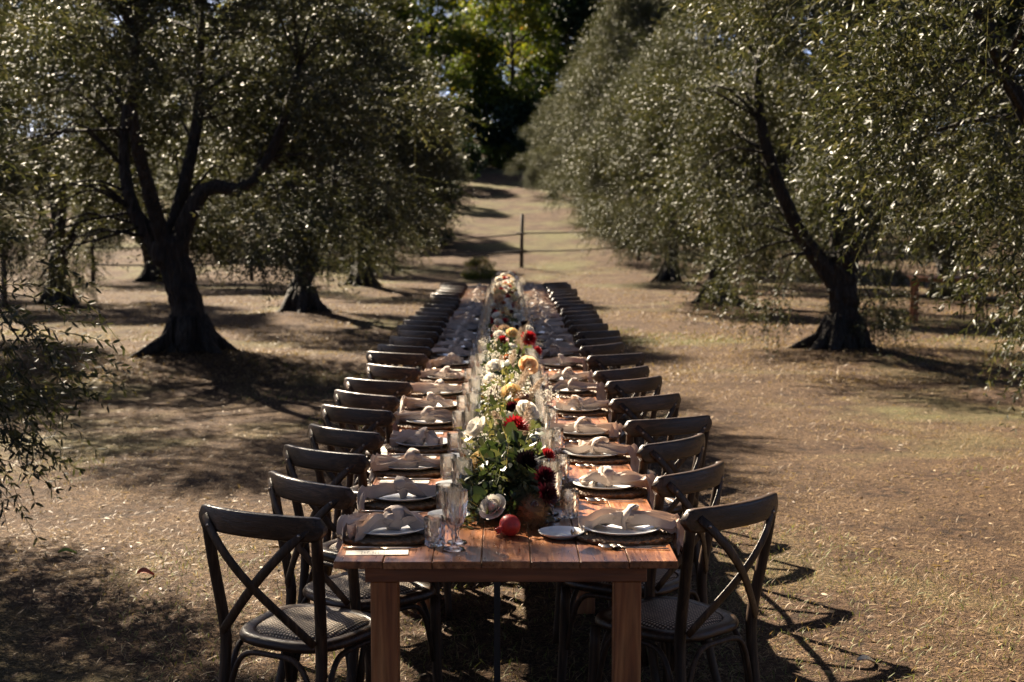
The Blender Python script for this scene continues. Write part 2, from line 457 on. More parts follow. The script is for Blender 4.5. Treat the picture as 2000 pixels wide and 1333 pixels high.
def ground_h(x, y):
    x = np.asarray(x, float); y = np.asarray(y, float)
    t = np.clip((y - 35) / 36, 0, None)
    z = np.where(t < 1, 3.9 * t ** 1.25, 3.9 + (t - 1) * 36 * .11)
    z = np.where(y > 110, 3.9 + 39 * .11 + (y - 110) * .03, z)
    amp = .05 * np.clip((np.abs(x) - 1.3) / 2, 0, 1)
    z = z + amp * (vnoise(x * .7, y * .7, 3) - .5) * 2
    z = z + .012 * (vnoise(x * 3.1, y * 3.1, 5) - .5) * np.clip((np.abs(x) - 1.1) / .6, .25, 1)
    for mx, my, h, s in MOUNDS:
        d2 = (x - mx) ** 2 + (y - my) ** 2
        z = z + h * np.exp(-d2 / (2 * s * s))
    return z
def gz(x, y): return float(ground_h(np.array([x]), np.array([y]))[0])

def ground():
    xs = np.concatenate([-np.geomspace(400, 14.5, 26), np.arange(-14, 14.01, .2), np.geomspace(14.5, 400, 26)])
    ys = np.concatenate([-np.geomspace(120, 7.4, 10), np.arange(-7, 30, .2), np.geomspace(30.3, 600, 60)])
    X, Y = np.meshgrid(xs, ys)
    Z = ground_h(X, Y)
    V = np.stack([X.ravel(), Y.ravel(), Z.ravel()], 1)
    nx, ny = len(xs), len(ys)
    i = (np.arange(ny - 1)[:, None] * nx + np.arange(nx - 1)[None, :]).ravel()
    F = np.stack([i, i + 1, i + nx + 1, i + nx], 1)
    o = obj('ground', np_mesh('ground', V, F.ravel(), np.full(len(F), 4), M_GROUND, smooth=True))
    tag(o, 'dry straw coloured lawn with bare brown earth under the olives', None, None, 'structure')
ground()

# ------------------------------------------------------------------ leaves
def leaf_cloud(base, axis, norm, L, W, rnd, four=True, curl=.12):
    """leaf blades from arrays: base point, long axis, face normal, length, width"""
    n = len(base)
    side = np.cross(norm, axis)
    side /= np.linalg.norm(side, axis=1)[:, None] + 1e-9
    L = L[:, None]; W = W[:, None]
    if four:                                            # lanceolate blade, slightly folded and curled
        c1 = base + axis * L * .30; c2 = base + axis * L * .70 - norm * L * curl * .4
        V = np.stack([base, c1 + side * W * .46, c2 + side * W * .40, base + axis * L - norm * L * curl, c2 - side * W * .40 + norm * W * .15, c1 - side * W * .46 + norm * W * .15], 1).reshape(-1, 3)
        k = np.arange(n)[:, None] * 6
        F = np.concatenate([k + np.array([[0, 1, 5]]), k + np.array([[2, 3, 4]]), k + np.array([[1, 2, 4, 5]])], 1).reshape(-1)
        return V, F, np.tile(np.array([3, 3, 4]), n), np.repeat(rnd, 6)
    V = np.stack([base, base + axis * L * .45 + side * W * .5, base + axis * L - norm * L * curl, base + axis * L * .45 - side * W * .5], 1).reshape(-1, 3)
    k = np.arange(n)[:, None] * 4
    return V, (k + np.array([[0, 1, 2, 3]])).reshape(-1), np.full(n, 4), np.repeat(rnd, 4)

def unit(a): return a / (np.linalg.norm(a, axis=1)[:, None] + 1e-9)

def merge(parts):
    off = 0; V = []; F = []; C = []; A = []
    for v, f, c, a in parts:
        V.append(v); F.append(f + off); C.append(c); A.append(a); off += len(v)
    return np.concatenate(V), np.concatenate(F), np.concatenate(C), np.concatenate(A)

def twigs(P, D, length, per, leafL, leafW, four, r, stem=True):
    """sprays: start P, direction D (unit); leaves in pairs along a drooping stem"""
    n = len(P)
    s = np.linspace(.08, 1.0, per // 2)
    ln = length * r.uniform(.6, 1.3, n)
    droop = r.uniform(.02, .45, n)
    up = np.array([0, 0, 1.0])
    A1 = unit(np.cross(D, r.normal(size=(n, 3))))
    A2 = np.cross(D, A1)
    B = []; AX = []; NO = []; LL = []; RN = []
    base_r = np.clip(r.normal(.42, .2, n), 0, 1)
    for k, t in enumerate(s):
        pos = P + D * (ln * t)[:, None] - up * (droop * ln * t * t)[:, None]
        tan = unit(D - up * (2 * droop * t)[:, None])
        a = A1 if k % 2 == 0 else A2
        for sg in (1, -1):
            ax = unit(tan * r.uniform(.45, 1.0, (n, 1)) + a * sg * .75 + r.normal(0, .22, (n, 3)))
            no = unit(np.cross(ax, r.normal(size=(n, 3))) + .35 * up)
            B.append(pos); AX.append(ax); NO.append(no)
            LL.append(leafL * r.uniform(.65, 1.2, n) * (1.0 if t < .9 else .75))
            RN.append(np.clip(base_r + r.normal(0, .22, n), 0, .95) + (r.random(n) > .988) * .2)
    B = np.concatenate(B); AX = np.concatenate(AX); NO = np.concatenate(NO); LL = np.concatenate(LL); RN = np.clip(np.concatenate(RN), 0, 1)
    leaves = leaf_cloud(B, AX, NO, LL, leafW * r.uniform(.75, 1.25, len(B)), RN, four)
    if not stem: return [leaves]
    st = []
    ts = np.array([0, .5, 1.0]); wv = np.array([.0030, .0022, .0010])
    pts = [P + D * (ln * t)[:, None] - up * (droop * ln * t * t)[:, None] for t in ts]
    V = []
    for a, b_ in ((A1, 1), (A2, 1)):
        V += [pts[0] - a * wv[0], pts[0] + a * wv[0], pts[1] - a * wv[1], pts[1] + a * wv[1], pts[2] - a * wv[2], pts[2] + a * wv[2]]
    V = np.stack(V, 1).reshape(-1, 3)
    k = np.arange(n)[:, None] * 12
    F = np.concatenate([k + np.array([[0, 1, 3, 2, 2, 3, 5, 4]]), k + 6 + np.array([[0, 1, 3, 2, 2, 3, 5, 4]])], 1).reshape(-1)
    st = (V, F, np.full(n * 4, 4), np.full(len(V), .93))
    return [leaves, st]

def spline(pts, n):
    """Catmull-Rom through points"""
    P = [Vector(p) for p in pts]; P = [P[0] * 2 - P[1]] + P + [P[-1] * 2 - P[-2]]
    out = []
    segs = len(P) - 3
    for i in range(n):
        u = i / (n - 1) * segs; k = min(int(u), segs - 1); t = u - k
        a, b, c, d = P[k:k + 4]
        out.append(.5 * ((2 * b) + (c - a) * t + (2 * a - 5 * b + 4 * c - d) * t * t + (3 * b - a - 3 * c + d) * t ** 3))
    return out

def olive_proto(key, trunk_pts, trunk_r, limbs, n_cl, per_cl, leafL, leafW, four, seed, prof, low=None, show=None):
    r = np.random.default_rng(seed)
    mb = MB()
    tp = [p + Vector((r.normal(0, .012), r.normal(0, .012), 0)) for p in spline(trunk_pts, 26)]
    tr = np.interp(np.linspace(0, 1, 26), np.linspace(0, 1, len(trunk_r)), trunk_r) * r.uniform(.93, 1.08, 26)
    mb.tube(tp, list(tr), 26, rough=.17, seed=seed)
    for k in range(7):                                   # flaring roots
        a = k / 7 * 6.283 + r.uniform(-.4, .4); l = r.uniform(.28, .75)
        c, s = math.cos(a), math.sin(a)
        mb.tube([(c * .12, s * .12, .42), (c * .26, s * .26, .17), (c * l * .75, s * l * .75, .05), (c * l * 1.25, s * l * 1.25, -.12)], [.12, .10, .07, .03], 8, rough=.3, seed=seed + k)
    ends = []
    for pts, r0, r1 in limbs:
        q = spline(pts, 12)
        mb.tube(q, list(np.linspace(r0, r1, 12)), 10, rough=.14, seed=seed + len(ends))
        ends.append(q)
    # clumps of foliage on an uneven vase shape
    zs = np.array([p[0] for p in prof]); rs = np.array([p[1] for p in prof])
    C = []; S = []
    while len(C) < n_cl:
        z = r.uniform(zs[0], zs[-1]); R0 = np.interp(z, zs, rs)
        if r.random() > .35 + .65 * R0 / rs.max(): continue
        a = r.uniform(0, 6.283)
        lob = 1 + .16 * math.sin(3 * a + seed) + .10 * math.sin(5 * a + 2 * z + seed)
        q = R0 * lob * (r.uniform(.45, 1.0) ** .6 if z > 1.9 else r.uniform(.72, 1.0))
        cc = np.array((q * math.cos(a), q * math.sin(a), z))
        if show is not None and cc[1] < -.1:             # pruned open in front of the main limb
            LP = np.array([tuple(p) for p in ends[show][:10]])
            if np.min(np.hypot(LP[:, 0] - cc[0], LP[:, 2] - cc[2])) < (.62 if key == 'a' else .42): continue
        C.append(tuple(cc)); S.append(r.uniform(.24, .48))
    nlow = len(low or [])
    for c in (low or []): C.append(c); S.append(.30)
    C = np.array(C); S = np.array(S)
    allp = [p for q in ends for p in q[3:]]
    AP = np.array([tuple(p) for p in allp])
    for c in C:                                          # thin boughs from the limbs out to each clump
        d = np.linalg.norm(AP - (c - np.array([0, 0, .25])), axis=1); k = int(np.argmin(d)); s0 = AP[k]
        mid = (s0 + c) / 2 + np.array([0, 0, .22 + .1 * r.random()]) + r.normal(0, .1, 3)
        mb.tube(spline([tuple(s0), tuple(mid), tuple(c)], 6), list(np.linspace(.022, .005, 6)), 5)
    me_t = mb.mesh('olive_trunk_' + key, M_BARK)
    ci = np.concatenate([np.repeat(np.arange(len(C) - nlow), per_cl), np.repeat(np.arange(len(C) - nlow, len(C)), per_cl // 3)])
    m = len(ci)
    off = r.normal(size=(m, 3)); off = unit(off) * (r.random((m, 1)) ** .45)
    off *= S[ci][:, None] * np.array([1.25, 1.25, 1.0])
    P = C[ci] + off
    hang = (C[ci][:, 2] < 2.2)
    P[:, 2] -= np.where(hang, r.random(m) * .22, 0)
    P[:, 2] = np.maximum(P[:, 2], .38)
    ax = P - np.array([0, 0, 2.6]); ax[:, 2] *= .5
    D = unit(unit(ax) * .7 + unit(off) * .7 + r.normal(0, .35, (m, 3)) - np.where(hang, .30, -.12)[:, None] * np.array([0, 0, 1.0]))
    parts = twigs(P, D, .34, 16, leafL, leafW, four, r)
    V, F, Cn, A = merge(parts)
    me_c = np_mesh('olive_crown_' + key, V, F, Cn, M_OLIVE, {'rnd': A})
    return me_t, me_c

PROF = [(1.45, 1.5), (1.8, 2.0), (2.4, 2.25), (3.4, 2.1), (4.6, 1.45), (5.6, .8), (6.3, .3)]
PROTO = {}
PROTO['A'] = olive_proto('a', [(0, 0, -.15), (.02, 0, .35), (-.10, 0, .85), (-.24, 0, 1.35)], [.29, .195, .18, .21],
    [([(-.14, 0, .9), (-.42, .05, 1.35), (-.68, .1, 1.8), (-.78, .2, 2.6), (-.6, .2, 3.6)], .12, .035),
     ([(-.20, 0, 1.05), (.02, -.05, 1.6), (.28, -.1, 1.98), (.75, -.12, 1.98), (1.12, -.1, 2.6), (1.35, 0, 3.4)], .13, .035),
     ([(-.22, 0, 1.2), (-.1, .2, 1.9), (.05, .5, 2.9), (.1, .6, 4.2)], .12, .03),
     ([(-.24, 0, 1.2), (-.35, -.35, 1.9), (-.4, -.8, 2.7), (-.3, -1.1, 3.6)], .11, .03)],
    112, 100, .064, .0160, False, 21, PROF, [(-1.2, -.9, 1.1), (-1.6, -.6, .9), (-1.9, .1, 1.1), (-1.5, -1.0, 1.25), (-1.9, -.5, 1.2)], 1)
PROTO['B'] = olive_proto('b', [(0, 0, -.15), (.03, 0, .4), (0, 0, .8), (.02, 0, 1.2)], [.30, .18, .165, .18],
    [([(0, 0, .75), (-.25, 0, 1.1), (-.55, -.05, 1.5), (-.92, -.1, 2.3), (-1.1, 0, 3.2), (-1.0, .1, 3.9)], .13, .045),
     ([(.02, 0, 1.0), (-.05, 0, 1.7), (.0, .1, 2.6), (.05, .1, 4.2)], .14, .035),
     ([(.02, 0, 1.0), (.4, .2, 1.6), (.9, .35, 2.3), (1.2, .4, 3.3)], .12, .035),
     ([(.02, 0, 1.0), (.1, -.4, 1.7), (.2, -.9, 2.5), (.2, -1.2, 3.4)], .14, .04)],
    112, 100, .064, .0160, False, 34, PROF, [(.35, -.3, .55), (.5, -.2, .8), (.55, .1, .5), (.3, .3, .7), (-1.2, .7, 1.2), (-1.5, .2, 1.0), (-1.1, -.5, .85), (1.6, .5, 1.1), (1.8, -.3, 1.2), (.6, 1.6, 1.1), (-.9, -.3, .7)], 0)
PROTO['N'] = olive_proto('n', [(0, 0, -.15), (0, 0, .4), (.05, 0, .8), (.05, 0, 1.25)], [.40, .25, .23, .25],
    [([(.03, 0, .9), (-.35, .1, 1.5), (-.8, .2, 2.2), (-1.2, .3, 3.2)], .10, .03),
     ([(.05, 0, 1.0), (.3, .3, 1.6), (.7, .7, 2.4), (1.0, 1.0, 3.5)], .10, .03),
     ([(.05, 0, 1.0), (.4, -.3, 1.6), (.9, -.6, 2.3), (1.3, -.8, 3.2)], .10, .03),
     ([(.05, 0, 1.0), (0, -.1, 2.0), (0, 0, 3.2), (.1, 0, 4.4)], .10, .03)],
    128, 76, .058, .0138, True, 55, [(1.4, .9), (1.8, 1.35), (2.4, 2.3), (3.4, 2.9), (4.6, 2.5), (5.6, 1.7), (6.2, .6)],
    [(1.95, -1.50, 1.25), (1.80, -1.65, .95), (1.85, -1.35, .8), (2.0, -1.60, 1.05), (1.6, -1.45, .7), (1.65, -1.45, 1.3), (1.5, -1.6, 1.0)])

for (x, y, s, rz, k, lab) in OLIVES:
    e = obj('olive_tree', None, None, (x, y, gz(x, y) - .06), (0, 0, rz), s)
    tag(e, lab, 'tree', 'olive trees in rows')
    tm, cm = PROTO[k]
    obj('trunk', tm, e); c = obj('crown', cm, e)
    if 'one long bent limb' in lab: c.scale = (1.28, 1.3, .97); c.location = (-.45, -.45, 0)      # the widest crown of the grove

# ------------------------------------------------------------------ tall wood and shrubs at the end of the path
def broad_proto(key, seed, H, Rr, n_cl, per, leaf, m_leaf, trunk=True):
    r = np.random.default_rng(seed)
    mb = MB()
    if trunk:
        q = spline([(0, 0, -.4), (.1, 0, H * .25), (-.15, .1, H * .5), (.1, 0, H * .8)], 12)
        mb.tube(q, list(np.linspace(H * .018 + .1, .05, 12)), 10, rough=.1, seed=seed)
        for k in range(9):
            a = r.uniform(0, 6.28); z = H * r.uniform(.25, .6); l = Rr * r.uniform(.5, .9)
            mb.tube([(0, 0, z), (math.cos(a) * l * .5, math.sin(a) * l * .5, z + l * .35), (math.cos(a) * l, math.sin(a) * l, z + l * .9)], [.13, .09, .03], 6)
    else:
        for k in range(6):
            a = r.uniform(0, 6.28); l = Rr * r.uniform(.3, .7)
            mb.tube([(0, 0, -.1), (math.cos(a) * l * .5, math.sin(a) * l * .5, H * .4), (math.cos(a) * l, math.sin(a) * l, H * .8)], [.04, .03, .01], 5)
    z0 = .14 if trunk else .1
    C = []
    for _ in range(n_cl):
        u = r.uniform(z0, 1.0); R0 = Rr * (math.sin(math.pi * min(1, (u - z0) / (1 - z0) * .80 + .17)) ** .7)
        a = r.uniform(0, 6.28); q = R0 * r.uniform(.35, 1.0) ** .6
        C.append((q * math.cos(a), q * math.sin(a), u * H))
    C = np.array(C); m = n_cl * per; ci = np.repeat(np.arange(n_cl), per)
    off = unit(r.normal(size=(m, 3))) * r.random((m, 1)) ** .4 * Rr * .22 * np.array([1.2, 1.2, .8])
    P = C[ci] + off
    D = unit(off + r.normal(0, .1, (m, 3)) + np.array([0, 0, -.04 * Rr]))
    no = unit(r.normal(size=(m, 3)) + np.array([0, 0, 1.3]))
    hue = np.clip(r.normal(.42, .17, n_cl) + (C[:, 2] / H - .6) * .35, 0, .97)
    rn = np.clip(hue[ci] + r.normal(0, .13, m), 0, 1)
    V, F, Cn, A = leaf_cloud(P, D, no, leaf * r.uniform(.6, 1.3, m), leaf * .62 * r.uniform(.7, 1.2, m), rn, False, .15)
    return mb.mesh('wood_trunk_' + key, M_BARK), np_mesh('wood_crown_' + key, V, F, Cn, m_leaf, {'rnd': A})
PB = {'g': broad_proto('g', 5, 20, 5.2, 120, 260, .34, M_BROAD), 'd': broad_proto('d', 8, 21, 4.6, 120, 240, .34, M_DARKB),
      'b': broad_proto('bush', 9, 2.3, 1.5, 50, 130, .13, M_DARKB, False), 'y': broad_proto('ybush', 12, 1.5, 1.2, 40, 110, .10, M_BROAD, False)}
WOOD = [(-34, 84, 'g', .9, 'leafy tree at the far edge of the wood beyond the lawn'), (-26, 88, 'd', 1.0, 'dark tree of the wood behind the outer olives'),
        (-19, 83, 'g', .8, 'broad green tree of the wood behind the silvery olives'), (-12.6, 96, 'd', .6, 'dark slender tree beside the gap of blue sky'),
        (-8.6, 82, 'g', .60, 'yellowing tree with rusty leaves next to the gap of sky'), (-4.3, 80, 'g', .64, 'tall yellow green tree closing the end of the path'),
        (.3, 81, 'g', .60, 'green and gold tree over the top of the path'), (-1.5, 99, 'd', .72, 'tall dark tree behind the end of the path'), (3.9, 85, 'd', .8, 'black green tree above the bend of the path'),
        (7.4, 84, 'd', .9, 'dark tree above the farthest grey olive'), (3.4, 101, 'd', .85, 'very tall dark tree deep behind the path'),
        (12.5, 88, 'g', 1.0, 'green tree of the wood above the tall pale olive'), (19, 84, 'd', 1.0, 'dark tree of the wood behind the sunny row'),
        (26, 90, 'g', 1.0, 'leafy tree of the wood behind the outer sunny row'), (34, 85, 'd', 1.0, 'dark tree at the far corner of the wood'),
        (-43, 90, 'd', 1.0, 'dark tree at the outermost end of the wood'), (44, 90, 'g', 1.0, 'leafy tree at the outermost end of the wood'),
        (-7.0, 104, 'd', .66, 'dark tree deep in the wood behind the sky gap'), (9, 104, 'd', .9, 'dark tree deep in the wood behind the path')]
for i, (x, y, k, s, lab) in enumerate(WOOD):
    e = obj('woodland_tree', None, None, (x, y, gz(x, y) - .2), (0, 0, i * 1.7), s)
    tag(e, lab, 'tree', 'tall trees of the wood')
    obj('trunk', PB[k][0], e); obj('crown', PB[k][1], e)
BUSH = [(-3.0, 45.5, 'b', 1.05, 'dark round bush at the shaded bend of the path'), (-1.9, 76, 'y', 1.0, 'low green shrub at the top of the grassy path'),
        (.3, 77, 'y', .9, 'small yellow green shrub closing the path'), (2.2, 76, 'b', 1.1, 'dark shrub beside the farthest olive'), (-4.5, 76, 'b', 1.6, 'large dark shrub under the yellowing tree'),
        (4.6, 77.5, 'b', 1.7, 'large dark shrub at the foot of the wood'), (-.8, 79.5, 'b', 1.9, 'high dark shrub in the shade behind the path'), (1.6, 81, 'b', 2.0, 'deep dark shrub under the tall trees'),
        (-8.5, 74, 'b', 1.8, 'wide dark shrub behind the last small olive'), (8.5, 75, 'b', 1.8, 'wide dark shrub behind the round olive'),
        (-2.9, 66, 'b', 1.25, 'dark bush where the lawn narrows'),
        (-.75, 36.2, 'y', .42, 'small sprig of weeds by the rail fence post')]
for i, (x, y, k, s, lab) in enumerate(BUSH):
    e = obj('shrub', None, None, (x, y, gz(x, y) - .05), (0, 0, i * 2.1), s)
    tag(e, lab, 'shrub', 'shrubs below the wood')
    obj('stem', PB[k][0], e); obj('foliage', PB[k][1], e)

# ------------------------------------------------------------------ rail fence
def fence():
    e = obj('rail_fence', None, None, (.47, 39.2, 0))
    tag(e, 'rustic wooden fence of two thin rails and round posts across the path', 'fence')
    pts = [(-11.0, 33.9), (-7.1, 35.7), (-3.29, 37.4), (.47, 39.2), (4.2, 40.9), (8.0, 42.6)]
    for k, (x, y) in enumerate(pts):
        mb = MB(); h = 1.62 if k == 3 else 1.25
        mb.tube([(0, 0, -.3), (.01, 0, h * .5), (.03 if k == 3 else -.01, 0, h)], [.062, .056, .05], 9, rough=.08, seed=k)
        obj('post', mb.mesh('fence_post', M_POSTW), e, (x - .47, y - 39.2, gz(x, y)))
        if k:
            a, b = pts[k - 1], pts[k]
            for hh in (.52, 1.02):
                p0 = Vector((a[0] - .47, a[1] - 39.2 - .09, gz(*a) + hh + .03 * math.sin(k * 3 + hh * 9))); p1 = Vector((b[0] - .47, b[1] - 39.2 - .09, gz(*b) + hh + .03 * math.sin(k * 5 + hh * 7)))
                mb = MB(); mb.tube(spline([tuple(p0 - (p1 - p0) * .04), tuple((p0 + p1) / 2 - Vector((0, 0, .05))), tuple(p1 + (p1 - p0) * .04)], 8), .022, 7, rough=.1, seed=k)
                obj('rail', mb.mesh('fence_rail', M_RAILW), e)
    # lone post on the far lawn
    e = obj('paddock_post', None, None, (-9.95, 24.2, gz(-9.95, 24.2)))
    tag(e, 'grey timber post standing alone on the green lawn', 'post')
    mb = MB(); mb.tube([(0, 0, -.2), (0, 0, .6), (.01, 0, 1.1)], [.06, .055, .05], 9, rough=.06, seed=3); obj('shaft', mb.mesh('paddock_shaft', M_POSTW), e)
    mb = MB(); mb.lathe([(.052, 0), (.056, .012), (.03, .04), (.004, .055)], 9); obj('cap', mb.mesh('paddock_cap', M_POSTW), e, (.01, 0, 1.1))
fence()

# ------------------------------------------------------------------ the long row of tables
TZ = .77
TN, TL = 7, 2.30
def table_meshes():
    ms = {}
    xs = np.linspace(-.5, .5, 8)
    pl = []
    for k in range(7):
        mb = MB(); wd = xs[k + 1] - xs[k] - .0022
        mb.box(0, 0, 0, wd, TL - .006, .022, .0022); pl.append((mb.mesh('plank', M_TABLE, False), (xs[k] + xs[k + 1]) / 2))
    ms['plank'] = pl
    mb = MB(); mb.box(0, 0, 0, .824, .028, .046, .002); ms['end'] = mb.mesh('apron_end', wood_end, False)
    mb = MB(); mb.box(0, 0, 0, .028, TL - .136, .046, .002); ms['side'] = mb.mesh('apron_side', M_TABLE, False)
    mb = MB(); mb.box(0, 0, 0, .08, .08, .70, .003); ms['leg'] = mb.mesh('table_leg', M_TLEG, False)
    mb = MB(); mb.box(0, 0, 0, .022, .022, .745, .002); ms['mid'] = mb.mesh('centre_leg', M_IRON, False)
    return ms
wood_end = wood_mat('apron_wood', (.13, .036, .010), (.30, .095, .028), (.44, .165, .055), .45, 'X', .8, .1, .2, .2)
TM = table_meshes()
def table(loc, rz, label, group=None, legs=(True, True)):
    e = obj('farm_table', None, None, loc, (0, 0, rz))
    tag(e, label, 'table', group)
    for k, (me, x) in enumerate(TM['plank']):
        obj('plank', me, e, (x, TL / 2, TZ - .011 - .0008 * ((k * 5) % 3)))
    for y in (.054, TL - .054): obj('end_apron', TM['end'], e, (0, y, TZ - .0475))
    for s in (-1, 1): obj('side_apron', TM['side'], e, (s * .396, TL / 2, TZ - .0475))
    for y in (.088, TL - .088):
        for s in (-1, 1): obj('leg', TM['leg'], e, (s * .357, y, .3485))
    obj('centre_leg', TM['mid'], e, (-.03, TL * .30, .3725))
    return e
for k in range(TN):
    table((0, k * TL, 0), 0, ('brown plank farm table with the pomegranate on its bare end' if k == 0 else
          ['', 'second plank table joined to the pomegranate table under the garland', 'third plank table of the long garlanded row', 'middle plank table of the long garlanded row',
           'fifth plank table of the long garlanded row', 'sixth plank table of the long row towards the fence', 'last plank table of the long row at its fence end'][k]), 'plank tables joined end to end')

# ------------------------------------------------------------------ cross-back chairs
def chair_meshes(seed=1):
    c = {}
    bow = lambda x: -.035 + .055 * (x / .23) ** 2               # rail swings back in the middle
    # top rail: bowed board with rounded ends
    mb = MB(); rings = []
    for k in range(29):
        s = -1 + 2 * k / 28; x = .232 * math.sin(s * math.pi / 2) if False else .232 * s
        a = abs(s); hh = .038
        if a > .88: hh *= math.sqrt(max(.04, 1 - ((a - .88) / .12) ** 2))
        th = .0125; zc = .842 + .004 * (1 - s * s)
        y = bow(x); rr = min(.009, hh * .6)
        prof = []
        for (cy, cz, a0) in ((th - rr * .6, hh - rr, 0), (-th + rr * .6, hh - rr, 90), (-th + rr * .6, -hh + rr, 180), (th - rr * .6, -hh + rr, 270)):
            for da in (0, 45, 90):
                A = R(a0 + da); prof.append((x, y + cy + rr * .6 * math.cos(A), zc + cz + rr * math.sin(A)))
        rings.append(prof)
    mb.loft(rings); c['rail'] = mb.mesh('chair_rail', M_CHAIR, True, 50)
    for s in (-1, 1):
        mb = MB()
        pts = [(s * .205, .012, .876), (s * .203, .018, .80), (s * .195, .040, .66), (s * .183, .066, .50), (s * .181, .070, .40), (s * .187, .045, .2), (s * .198, -.005, 0)]
        mb.tube(spline(pts, 20), list(np.interp(np.linspace(0, 1, 20), [0, .1, .5, .6, 1], [.0150, .0172, .0185, .0188, .0150])), 12)
        c['post%d' % s] = mb.mesh('chair_post', M_CHAIRV)
        mb = MB()
        mb.tube(spline([(s * .188, .425, .43), (s * .190, .432, .2), (s * .196, .445, 0)], 8), [.0175, .0185, .0185, .018, .0175, .0165, .0155, .0145], 12)
        c['leg%d' % s] = mb.mesh('chair_leg', M_CHAIRV)
        # flat bent brace of the cross
        mb = MB(); pts = []; off = -.0245 if s < 0 else -.0155
        for k in range(15):
            t = k / 14; x = s * (.192 - .366 * t); z = .853 - .380 * t
            yb = bow(s * .2 * (1 - 2 * t)) * (1 - t) + .066 * t + off * (1 - t) - .020 * t - .055 * math.sin(math.pi * t) * .55
            pts.append((x, yb + .006 * (1 - t), z))
        mb.tube(pts, [.8] + [1.0] * 13 + [.9], 10, ell=(.0050, .0160), up=(0, 1, 0)); c['brace%d' % s] = mb.mesh('chair_brace', M_CHAIRV)
        mb = MB(); p = pts[1]
        mb.tube([(p[0], p[1] - .0035, p[2]), (p[0], p[1] - .0085, p[2])], [.0062, .0045], 8); c['screw%d' % s] = mb.mesh('chair_screw', M_STEEL)
    # seat frame: rounded trapezoid ring with a dished cane panel
    def outline(inset, n=40):
        P = []
        for k in range(n):
            th = 2 * math.pi * k / n
            cx, cy = math.cos(th), math.sin(th)
            e = 2 / 3.2
            x = math.copysign(abs(cx) ** e, cx); y = math.copysign(abs(cy) ** e, cy)
            wd = (.205 + .022 * y) - inset; dp = .205 - inset
            P.append((x * wd, .268 + y * dp))
        return P
    mb = MB()
    def ring(i, z): return [(x, y, z) for x, y in outline(i)]
    mb.loft([ring(.045, .430), ring(.012, .428), ring(.0, .436), ring(-.002, .448), ring(.004, .460), ring(.012, .464), ring(.036, .462), ring(.045, .456), ring(.045, .430)], caps=False)
    c['frame'] = mb.mesh('seat_frame', M_CHAIR, True, 60)
    mb = MB()
    mb.loft([ring(.0455, .446), ring(.0455, .459), ring(.062, .469), ring(.09, .474), ring(.14, .474), ring(.19, .472)], caps=True)
    c['cane'] = mb.mesh('cane_panel', M_CANE)
    # bent arches under the seat, one per side
    def arch(a, b, zl):
        A = Vector(a); B = Vector(b); out = []
        for k in range(19):
            t = k / 18; u = t
            z = zl + (.418 - zl) * (1 - abs(2 * t - 1) ** 3.2)
            uu = .5 - .5 * math.copysign(abs(1 - 2 * t) ** .62, 1 - 2 * t)
            out.append(A + (B - A) * uu + Vector((0, 0, z)))
        return out
    for nm, a, b in (('archb', (-.172, .058, 0), (.172, .058, 0)), ('archf', (-.178, .430, 0), (.178, .430, 0)), ('archl', (-.186, .078, 0), (-.190, .415, 0)), ('archr', (.186, .078, 0), (.190, .415, 0))):
        mb = MB(); mb.tube(arch(a, b, .20), .0095, 8); c[nm] = mb.mesh('chair_arch', M_CHAIRV)
    return c
CM = chair_meshes()
def chair(loc, rz, label, group, detail=True):
    jr = random.Random(int(loc[1] * 977 + loc[0] * 131))
    e = obj('cross_back_chair', None, None, (loc[0], loc[1], loc[2] - .004), (jr.uniform(-.012, .012), jr.uniform(-.012, .012), rz))
    tag(e, label, 'chair', group)
    f = obj('seat', CM['frame'], e); obj('cane_panel', CM['cane'], f)
    obj('top_rail', CM['rail'], e)
    for s in (-1, 1):
        obj('back_post', CM['post%d' % s], e)
        obj('front_leg', CM['leg%d' % s], e)
        b = obj('cross_brace', CM['brace%d' % s], e)
        if detail: obj('screw', CM['screw%d' % s], b)
    for n in ('archb', 'archf', 'archl', 'archr'): obj('bent_arch', CM[n], e)
    return e

LC = [(.21, -27), (.74, -45), (1.35, -40), (1.90, -43), (2.56, -38), (3.13, -41), (3.70, -33), (4.46, -43), (5.29, -26), (5.82, -32), (6.50, -43), (7.10, -44), (7.65, -32),
      (8.22, -34), (8.78, -36), (9.32, -45), (9.95, -42), (10.56, -43), (11.2, -46), (11.9, -46), (12.6, -42), (13.25, -42), (13.85, -45), (14.5, -42), (15.25, -36)]
RC = [(.35, 43), (.92, 52), (1.61, 50), (2.21, 28), (2.99, 36), (3.78, 44), (4.31, 41), (5.18, 31), (5.91, 45), (6.43, 40), (7.08, 39), (7.78, 42), (8.38, 43),
      (8.92, 42), (9.5, 38), (10.0, 46), (10.55, 33), (11.15, 46), (11.85, 45), (12.5, 46), (13.1, 45), (13.7, 36), (14.35, 44), (14.95, 38), (15.6, 40)]
SIDE = {-1: 'shady lawn side', 1: 'sunny lawn side'}
for s, rows in ((-1, LC), (1, RC)):
    for i, (y, a) in enumerate(rows):
        ca = math.cos(R(a))
        x = s * (.525 + .232 * ca + (.025 if (i * 7) % 5 == 0 else 0))
        chair((x, y, 0), R(a), 'dark cross-back chair, %s from the pomegranate end, %s' % (ORD[i], SIDE[s]), 'cross-back chairs along the table', i < 9)

